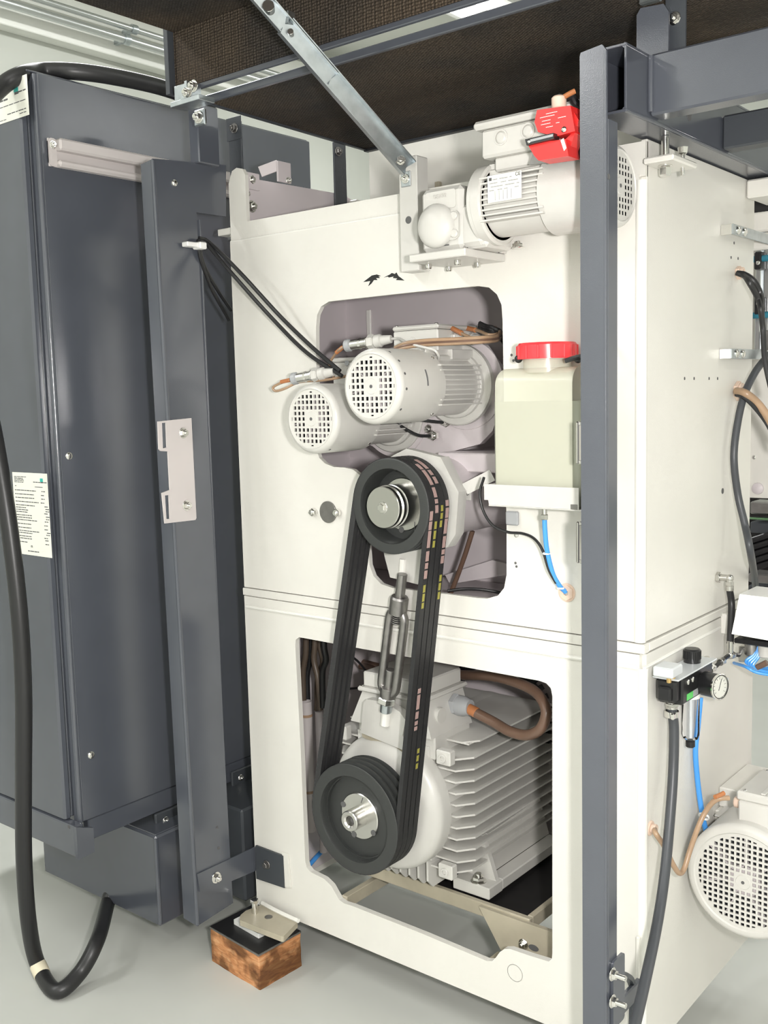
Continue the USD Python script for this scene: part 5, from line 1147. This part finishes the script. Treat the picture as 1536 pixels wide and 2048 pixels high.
reg.add('gauge_glass', cyl(gfc + gd * .0005, gfc + gd * .001, .0245, 40, c=0), CLEAR, parent=ga)
gu = np.cross(Zm, gd); gu /= np.linalg.norm(gu); gv = np.cross(gd, gu)
tk_ = [box((-.0005, .016, 0), (.0005, .021, .0004), 0) for _ in range(11)]
tm = []
for k_, m in enumerate(tk_):
    m.apply_transform(trimesh.transformations.rotation_matrix(math.radians(130 - 26 * k_), (0, 0, 1))); tm.append(m)
T = np.eye(4); T[:3, 0], T[:3, 1], T[:3, 2], T[:3, 3] = gu, gv, gd, gfc - gd * .0021
tm = cat(*tm); tm.apply_transform(T); reg.add('gauge_ticks', tm, PRINT, parent=ga)
nd = gfc - gd * .0015; reg.add('gauge_needle', sweep([nd - gu * .004 - gv * .008, nd + gu * .006 + gv * .016], .0009, 6, 0), PRINT, parent=ga)
reg.add('gauge_stem', cyl((rx1 - .004, ry1 - .022, rz1 - .024), gfc - gd * .044, .0065, 16), BRASS)
bz = PX(1381, 1490, .034)[2]; by = PX(1381, 1450, .034)[1]
reg.add('bowl_collar', cyl((.034, by, rz0 - .014), (.034, by, rz0), .020, 32), WHITE)
reg.add('clear_bowl', lathe((.034, by, bz + .012), Zm, [(.007, 0), (.016, .004), (.0195, .014), (.0195, rz0 - bz - .026)], 40), CLEAR, label='clear plastic condensate bowl')
reg.add('bowl_rod', cyl((.034, by, bz + .016), (.034, by, rz0 - .014), .004, 12), SILVER)
reg.add('drain_knob', cyl((.034, by, bz - .004), (.034, by, bz + .012), .0105, 24, c=.002), BLACK)
hcl = np.array([(rx0 + rx1) / 2 - .004, PX(1347, 1420, .034)[1], rz0 + .002])
reg.add('hose_barb', cat(cyl(hcl, hcl - Zm * .018, .0125, 20), hexnut(hcl - Zm * .012, Zm, .015, .008)), STEEL)
reg.add('hose_clamp', cat(ring(hcl - Zm * .036, hcl - Zm * .022, .0155, .0125, 28), box(hcl + [.006, -.022, -.036], hcl + [.014, -.008, -.022], .002)), CHROME)
gh = Thing('air_hose', 'grey rubber air hose hanging from the regulator down past the frame foot', 'hose')
gh.add('hose', sweep([hcl - Zm * .016, PX(1348, 1460, .034), PX(1346, 1550, .040), PX(1338, 1660, .052), PX(1328, 1760, .068), PX(1314, 1850, .085), PX(1293, 1950, .11), PX(1270, 2048,   .14), PX(1250, 2120, .18)], .0108, 16, 10), HOSEG)
bt = Thing('blue_hose', 'blue hose hanging behind the regulator bowl down to the large fan motor', 'hose')
bt.add('hose', sweep([PX(1401, 1395, .015), PX(1396, 1450, .014), PX(1391, 1500, .014), PX(1394, 1550, .016), PX(1400, 1600, .022), PX(1407, 1640, .028), PX(1417, 1685, .03), PX(1424, 1730, .03)], .0062, 14, 10), BLUE)
q = PX(1408, 1633, .040); bt.add('cable_tie', ring(q - np.array([0, .002, .0015]), q + np.array([0, .002, .0015]), .013, .011, 20), WHITE)
bc = Thing('motor_cable', 'tan cable dipping in a V from a cream gland to the right fan motor', 'cable')
g0 = PX(1297, 1655, 0)
bc.add('cable', sweep([g0 + Xm * .014, PX(1312, 1668, .03), PX(1330, 1695, .040), PX(1345, 1727, .05), PX(1358, 1746, .055), PX(1368, 1738, .057), PX(1380, 1700, .060), PX(1396, 1655, .062), PX(1410, 1625, .07), PX(1425, 1605, .085), PX(1440, 1597, .10), PX(1458, 1596, .115)], .0058, 14, 10), BROWNL)
bc.add('heat_shrink', sweep([PX(1430, 1594, .10), PX(1440, 1590, .105), PX(1448, 1586, .11)], .005, 10, 4), COPPER)
cg = Thing('cable_gland', 'round cream gland on the right face near the corner where the tan cable leaves', 'gland')
cg.add('nut', cat(cyl(g0, g0 + Xm * .008, .0165, 24, c=.002), cyl(g0 + Xm * .008, g0 + Xm * .018, .011, 20)), GLANDB)
# ---------------------------------------------------------------- large fan motor at the right
rm = Thing('fan_motor', 'large beige fan motor with square grille at the right edge beside the housing', 'electric motor')
mc = PY(1485, 1766, .20); mr = .131
e = fan_motor(rm, mc, Ym, Xm, mr, .17, .18, .14, pitch=.0124)
bz0 = mc[2] + mr + .022
c0, c1 = PY(1475, 1655, .235), PY(1473, 1594, .235)
tbx = rm.add('terminal_box', box((c0[0], .235, c0[2]), (c0[0] + .16, .40, c1[2] - .006), .004), BEIGE2)
rm.add('box_lid', box((c0[0] - .003, .232, c1[2] - .005), (c0[0] + .163, .403, c1[2] + .016), .004), BEIGE2, parent=tbx)
rm.add('lid_ridge', box((c0[0] + .05, .236, c1[2] + .0165), (c0[0] + .06, .40, c1[2] + .021), .001), BEIGE2, parent=tbx)
for yy in (.245, .39): rm.add('lid_screw', dome((c0[0] + .012, yy, c1[2] + .016), Zm, .005), CHROME, parent=tbx)
rm.add('box_neck', box((c0[0] + .02, .25, mc[2] + mr * .8), (c0[0] + .13, .39, c0[2] + .001), .003), BEIGE2)
q = PX(1462, 1597, c0[0]); rm.add('cable_gland', cat(cyl((c0[0] - .022, .275, c1[2] - .028), (c0[0], .275, c1[2] - .028), .013, 20, c=.003)), GLANDB, parent=tbx)
q = PY(1444, 1655, .22); rm.add('cowl_screw', ball(q, .006), CHROME)
rm.add('foot', box((mc[0] + .0, .42, mc[2] - mr - .035), (mc[0] + .12, .56, mc[2] - mr + .02), .003), BEIGE2)
rs2 = Thing('motor_bracket', 'beige welded box bracket on the right face holding the large fan motor', 'bracket')
s0, s1 = PX(1437, 1570, .0), PX(1500, 1520, .0)
zt2 = s0[2]
rs2.add('top_plate', box((.0045, PX(1437, 1570, .004)[1], zt2 - .05), (.115, .62, zt2), .003), BEIGE)
rs2.add('back_web', box((.0045, .40, zt2 - .22), (.05, .62, zt2 - .0505), .003), BEIGE)
# ---------------------------------------------------------------- fittings at the upper right face
el = Thing('elbow_fitting', 'nickel elbow fitting with short black hose on the right face above the white box', 'fitting')
q = PX(1433, 1154, .0)
q2 = q + Xm * .032
el.add('elbow', cat(hexnut(q, Xm, .013, .01), cyl(q + Xm * .008, q2, .008, 18), ball(q2, .0095), cyl(q2, q2 - Zm * .022, .0085, 18), hexnut(q2 - Zm * .018, Zm, .0105, .010), cyl(q2 - Zm * .03, q2 - Zm * .018, .0095, 18)), STEEL)
vp = PX(1460, 1300, .05)
el.add('hose', sweep([q2 - Zm * .026, q2 + np.array([.004, .004, -.07]), vp + Zm * .015], .0082, 14), RUBBER)
vf = Thing('valve_fittings', 'row of nickel push fittings running from the regulator to a small valve block', 'fittings')
ra_ = np.array([.045, ry1 + .004, rz1 + .002])
P_ = [ra_, PX(1420, 1340, .045), PX(1440, 1325, .05), vp - Zm * .012, PX(1480, 1310, .055), PX(1495, 1304, .06)]
vf.add('rod', sweep([p for p in P_], .0050, 12), RUBBER)
for i in range(len(P_) - 1):
    a, b = P_[i], P_[i + 1]; d = (b - a) / np.linalg.norm(b - a)
    vf.add('collar', cat(cyl(a, a + d * .010, .0085, 16), hexnut(a + d * .011, d, .0095, .006)), STEEL)
vf.add('tee', cat(cyl(vp - Zm * .014, vp + Zm * .022, .0075, 16), ball(vp - Zm * .012, .010)), STEEL)
vb = PX(1490, 1308, .065); vf.add('valve_block', box(vb - [.012, .012, .018], vb + [.014, .05, .02], .002), STEEL)
wbx = Thing('white_box', 'white plastic electrical box standing out from the right face at the picture edge', 'junction box')
w0, w1 = PY(1463, 1268, .36), PY(1472, 1190, .36)
wbx.add('cover', trimesh.convex.convex_hull(np.array([[w0[0], .36, w0[2]], [w0[0] + .20, .36, w0[2] - .01], [w0[0] + .20, .50, w0[2] - .01], [w0[0], .50, w0[2]], [w0[0] + .012, .375, w1[2]], [w0[0] + .20, .375, w1[2] - .003], [w0[0] + .20, .49, w1[2] - .003], [w0[0] + .012, .49, w1[2]]])), WHITE)
wbx.add('base', box((w0[0] + .004, .365, w0[2] - .022), (w0[0] + .20, .495, w0[2] - .0105), .002), BLACK)
wbx.add('bracket', box((.0005, .43, w0[2] - .02), (w0[0] + .0035, .45, w0[2] + .03), .002), BEIGE)
for k_, (px, py) in enumerate([(1503, 1292), (1530, 1300)]):
    q = PY(px, py, .42); wbx.add('connector', cyl((q[0], .42, w0[2] - .0225), (q[0], .42, w0[2] - .06), .016, 20, c=.003), [DSTEEL, BEIGE2][k_])
for k_ in range(5):
    t = Thing('air_line', 'blue air line, %s of the bunch under the white box' % ['first from the left', 'second from the left', 'third', 'fourth', 'lowest'][k_], 'tube', 'blue air lines under the white box')
    if k_ < 4: t.add('tube', sweep([PY(1512 + 4 * k_, 1290, .42), PY(1508 + 3 * k_, 1308 + 2 * k_, .41), PY(1492 + 5 * k_, 1324 + 3 * k_, .40), PY(1520 + 6 * k_, 1338 + 2 * k_, .42), PY(1560, 1330 + 3 * k_, .45)], .0035, 8), BLUE)
    else: t.add('tube', sweep([PX(1468, 1326, .03), PY(1490, 1333, .38), PY(1515, 1345, .38), PY(1560, 1352, .40)], .004, 8), BLUE)
t = Thing('brown_plug', 'small brown plug among the blue air lines at the picture edge', 'plug')
q = PY(1524, 1330, .405); t.add('plug', cyl(q - [.012, 0, .008], q + [.012, 0, .008], .007, 14), BROWN)
# brackets, lines and glands at the rear end of the right face
for i, (px0, py0, px1, py1) in enumerate([(1467, 447, 1475, 468), (1464, 697, 1474, 717)]):
    t = Thing('bracket_strip', 'zinc bracket strip with two screws at the rear end of the right face, %s one' % ['upper', 'lower'][i], 'bracket', 'bracket strips on the right face')
    q, r_ = PX(px0, py0, .03), PX(px0, py1, .03)
    t.add('strip', box((.026, q[1], r_[2]), (.030, 1.10, q[2]), .0008), GALV); t.add('stand_off', box((.0005, q[1], r_[2]), (.0258, q[1] + .004, q[2]), .0008), CHROME)
    for dy in (.03, .07): t.add('screw', dome((.030, q[1] + dy, (q[2] + r_[2]) / 2), Xm, .010), CHROME)
for i, (px, py, r_, nm) in enumerate([(1474, 546, .016, 'smaller cream gland with two black cables near the rear end of the right face'), (1473, 782, .024, 'larger cream gland with a tan cable near the rear end of the right face')]):
    q = PX(px, py, 0); t = Thing('cable_gland', nm, 'gland')
    t.add('nut', cat(hexnut(q, Xm, r_, .010), ring(q + Xm * .010, q + Xm * .016, r_ * .8, r_ * .4, 24)), GLANDB)
qa, qb = PX(1474, 546, .012), PX(1473, 782, .012)
for i in range(2):
    t = Thing('black_cable', 'black cable bending down from the small cream gland, %s of the pair' % ['outer', 'inner'][i], 'cable', 'cables from the small cream gland')
    o_ = i * 9
    t.add('cable', sweep([qa, PX(1490 - o_ * .2, 549 + o_ * .3, .03), PX(1508 - o_, 562 + o_ * .5, .05), PX(1521 - o_ * .6, 588 + o_, .06), PX(1523 - o_ * .2, 620, .07), PX(1526, 660, .07), PX(1530, 720, .08), PX(1545, 790, .10)], .0065, 10), RUBBER)
t = Thing('tan_cable', 'tan and black cable leaving the larger cream gland towards the right edge', 'cable')
t.add('cable', sweep([qb, PX(1492, 787, .04), PX(1515, 806, .06), PX(1536, 835, .08), PX(1560, 880, .10)], .0095, 12), BROWNL)
t.add('black_cable', sweep([qb - Zm * .008, PX(1488, 794, .035), PX(1510, 815, .055), PX(1536, 850, .075), PX(1560, 900, .10)], .006, 10), RUBBER)
t = Thing('arched_hose', 'long black hose arching along the rear edge of the right face behind the white box', 'hose')
t.add('hose', sweep([PX(1560, 690, .06), PX(1536, 712, .05), PX(1510, 745, .04), PX(1487, 795, .03), PX(1473, 860, .025), PX(1468, 920, .025), PX(1476, 990, .03), PX(1490, 1050, .05), PX(1502, 1110, .07), PY(1512, 1180, .74), PY(1516, 1260, .74)], .0088, 14, 10), HOSEG)
# ---------------------------------------------------------------- second machine section behind, at the right edge
sec = Thing('rear_section', 'beige rear machine section behind the housing at the right picture edge', 'machine housing')
YS = .98
zA, zB = PY(1510, 480, YS)[2], PY(1510, 996, YS)[2]
sec.add('panel', box((-.30, YS, zB), (.95, YS + .02, zA), .002), BEIGE)
sec.add('edge_bead', sweep([(PY(1493, 600, YS)[0] + .012, YS - .002, zB + .01), (PY(1493, 600, YS)[0] + .012, YS - .002, (zA + zB) / 2), (PY(1493, 600, YS)[0] + .012, YS - .002, zA - .01)], .006, 8), WELD)
sec.add('upper_frame', cat(box((-.30, .70, PY(1510, 440, .70)[2] - .03), (.95, .72, PY(1510, 425, .70)[2]), .004), box((-.30, .72, 1.95), (.95, .74, PY(1510, 440, .70)[2] - .031), .004)), BEIGE)
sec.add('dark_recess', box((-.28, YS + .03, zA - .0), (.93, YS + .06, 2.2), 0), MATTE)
sec.add('corner_lug', box((.002, .56, PX(1520, 408, .0)[2]), (.16, .70, PX(1520, 372, .0)[2]), .004), BEIGE)
q = PY(1516, 977, YS); sec.add('cap', lathe(q, -Ym, [(0, 0), (.017, 0), (.016, .006), (.010, .009), (0, .010)], 28), INNER)
q = PY(1508, 915, YS); sec.add('screw', dome(q, -Ym, .006), CHROME)
zC, zD = PY(1510, 1240, .75)[2], PY(1510, 1335, .75)[2]
sec.add('lower_panel', box((.03, .75, zD), (.95, .77, zC + .16), .002), BEIGE)
sec.add('lower_inset', box((.055, .80, .15), (.95, .82, zD - .0005), .002), INNER)
sec.add('inset_gap', box((.0345, .79, .15), (.052, .80, zD - .0005), 0), GREYD)
prf = Thing('aluminium_profile', 'slotted aluminium profile standing in the gap at the right picture edge', 'profile')
pa2, pb3 = PY(1512, 490, .86), PY(1512, 700, .86)
px_ = pa2[0]
for k_, dx in enumerate((0, .022, .044)): prf.add('rib', box((px_ + dx, .86, pb3[2]), (px_ + dx + .014, .90, pa2[2] + .06), .002), PIPE)
prf.add('core', box((px_ + .001, .872, pb3[2]), (px_ + .056, .898, pa2[2] + .059), .001), GALV)
prf.add('mount', box((px_ + .03, .845, pb3[2] - .02), (px_ + .10, .859, pb3[2] + .05), .002), DSTEEL)
for i, (py, pc) in enumerate([(520, 526), (632, 625)]):
    t = Thing('teal_tube', 'horizontal teal blue tube across the aluminium profile, %s one' % ['upper', 'lower'][i], 'tube', 'teal tubes at the right edge')
    q = PY(1495, py, .83); t.add('tube', cyl((-.1, .83, q[2]), (.55, .83, q[2]), .0085, 16), TEALT)
    t.add('holder', box((PY(1511, pc, .83)[0], .817, q[2] - .028 + .03 * i), (PY(1525, pc, .83)[0], .859, q[2] + .018 + .03 * i), .003), BLACK)
    s_ = PY(1516, pc + 3, .817); t.add('holder_screw', dome((s_[0], .817, q[2] + (-.012 if i == 0 else .03)), -Ym, .0055), CHROME)
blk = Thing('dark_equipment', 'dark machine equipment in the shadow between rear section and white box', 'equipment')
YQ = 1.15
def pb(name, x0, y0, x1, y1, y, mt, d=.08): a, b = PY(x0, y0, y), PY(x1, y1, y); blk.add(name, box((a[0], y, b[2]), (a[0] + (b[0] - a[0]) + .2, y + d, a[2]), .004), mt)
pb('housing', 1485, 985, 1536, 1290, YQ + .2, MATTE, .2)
pb('grey_panel', 1500, 1003, 1536, 1030, YQ, DSTEEL); pb('green_rail', 1494, 1035, 1536, 1041, YQ - .02, plain('green_rail', (.10, .22, .10), .4), .02)
pb('lower_panel', 1500, 1043, 1536, 1068, YQ, GREYD)
for k_ in range(5): a, b = PY(1492, 1085 + 14 * k_, YQ - .03), PY(1545, 1068 + 14 * k_, YQ - .03); blk.add('rib', sweep([a, b], .010, 8, 0), BLACK)
pb('base_plate', 1496, 1146, 1536, 1168, YQ - .02, DSTEEL); pb('foot', 1496, 1170, 1536, 1200, YQ + .05, GREYD)
for t in THINGS: t.build()
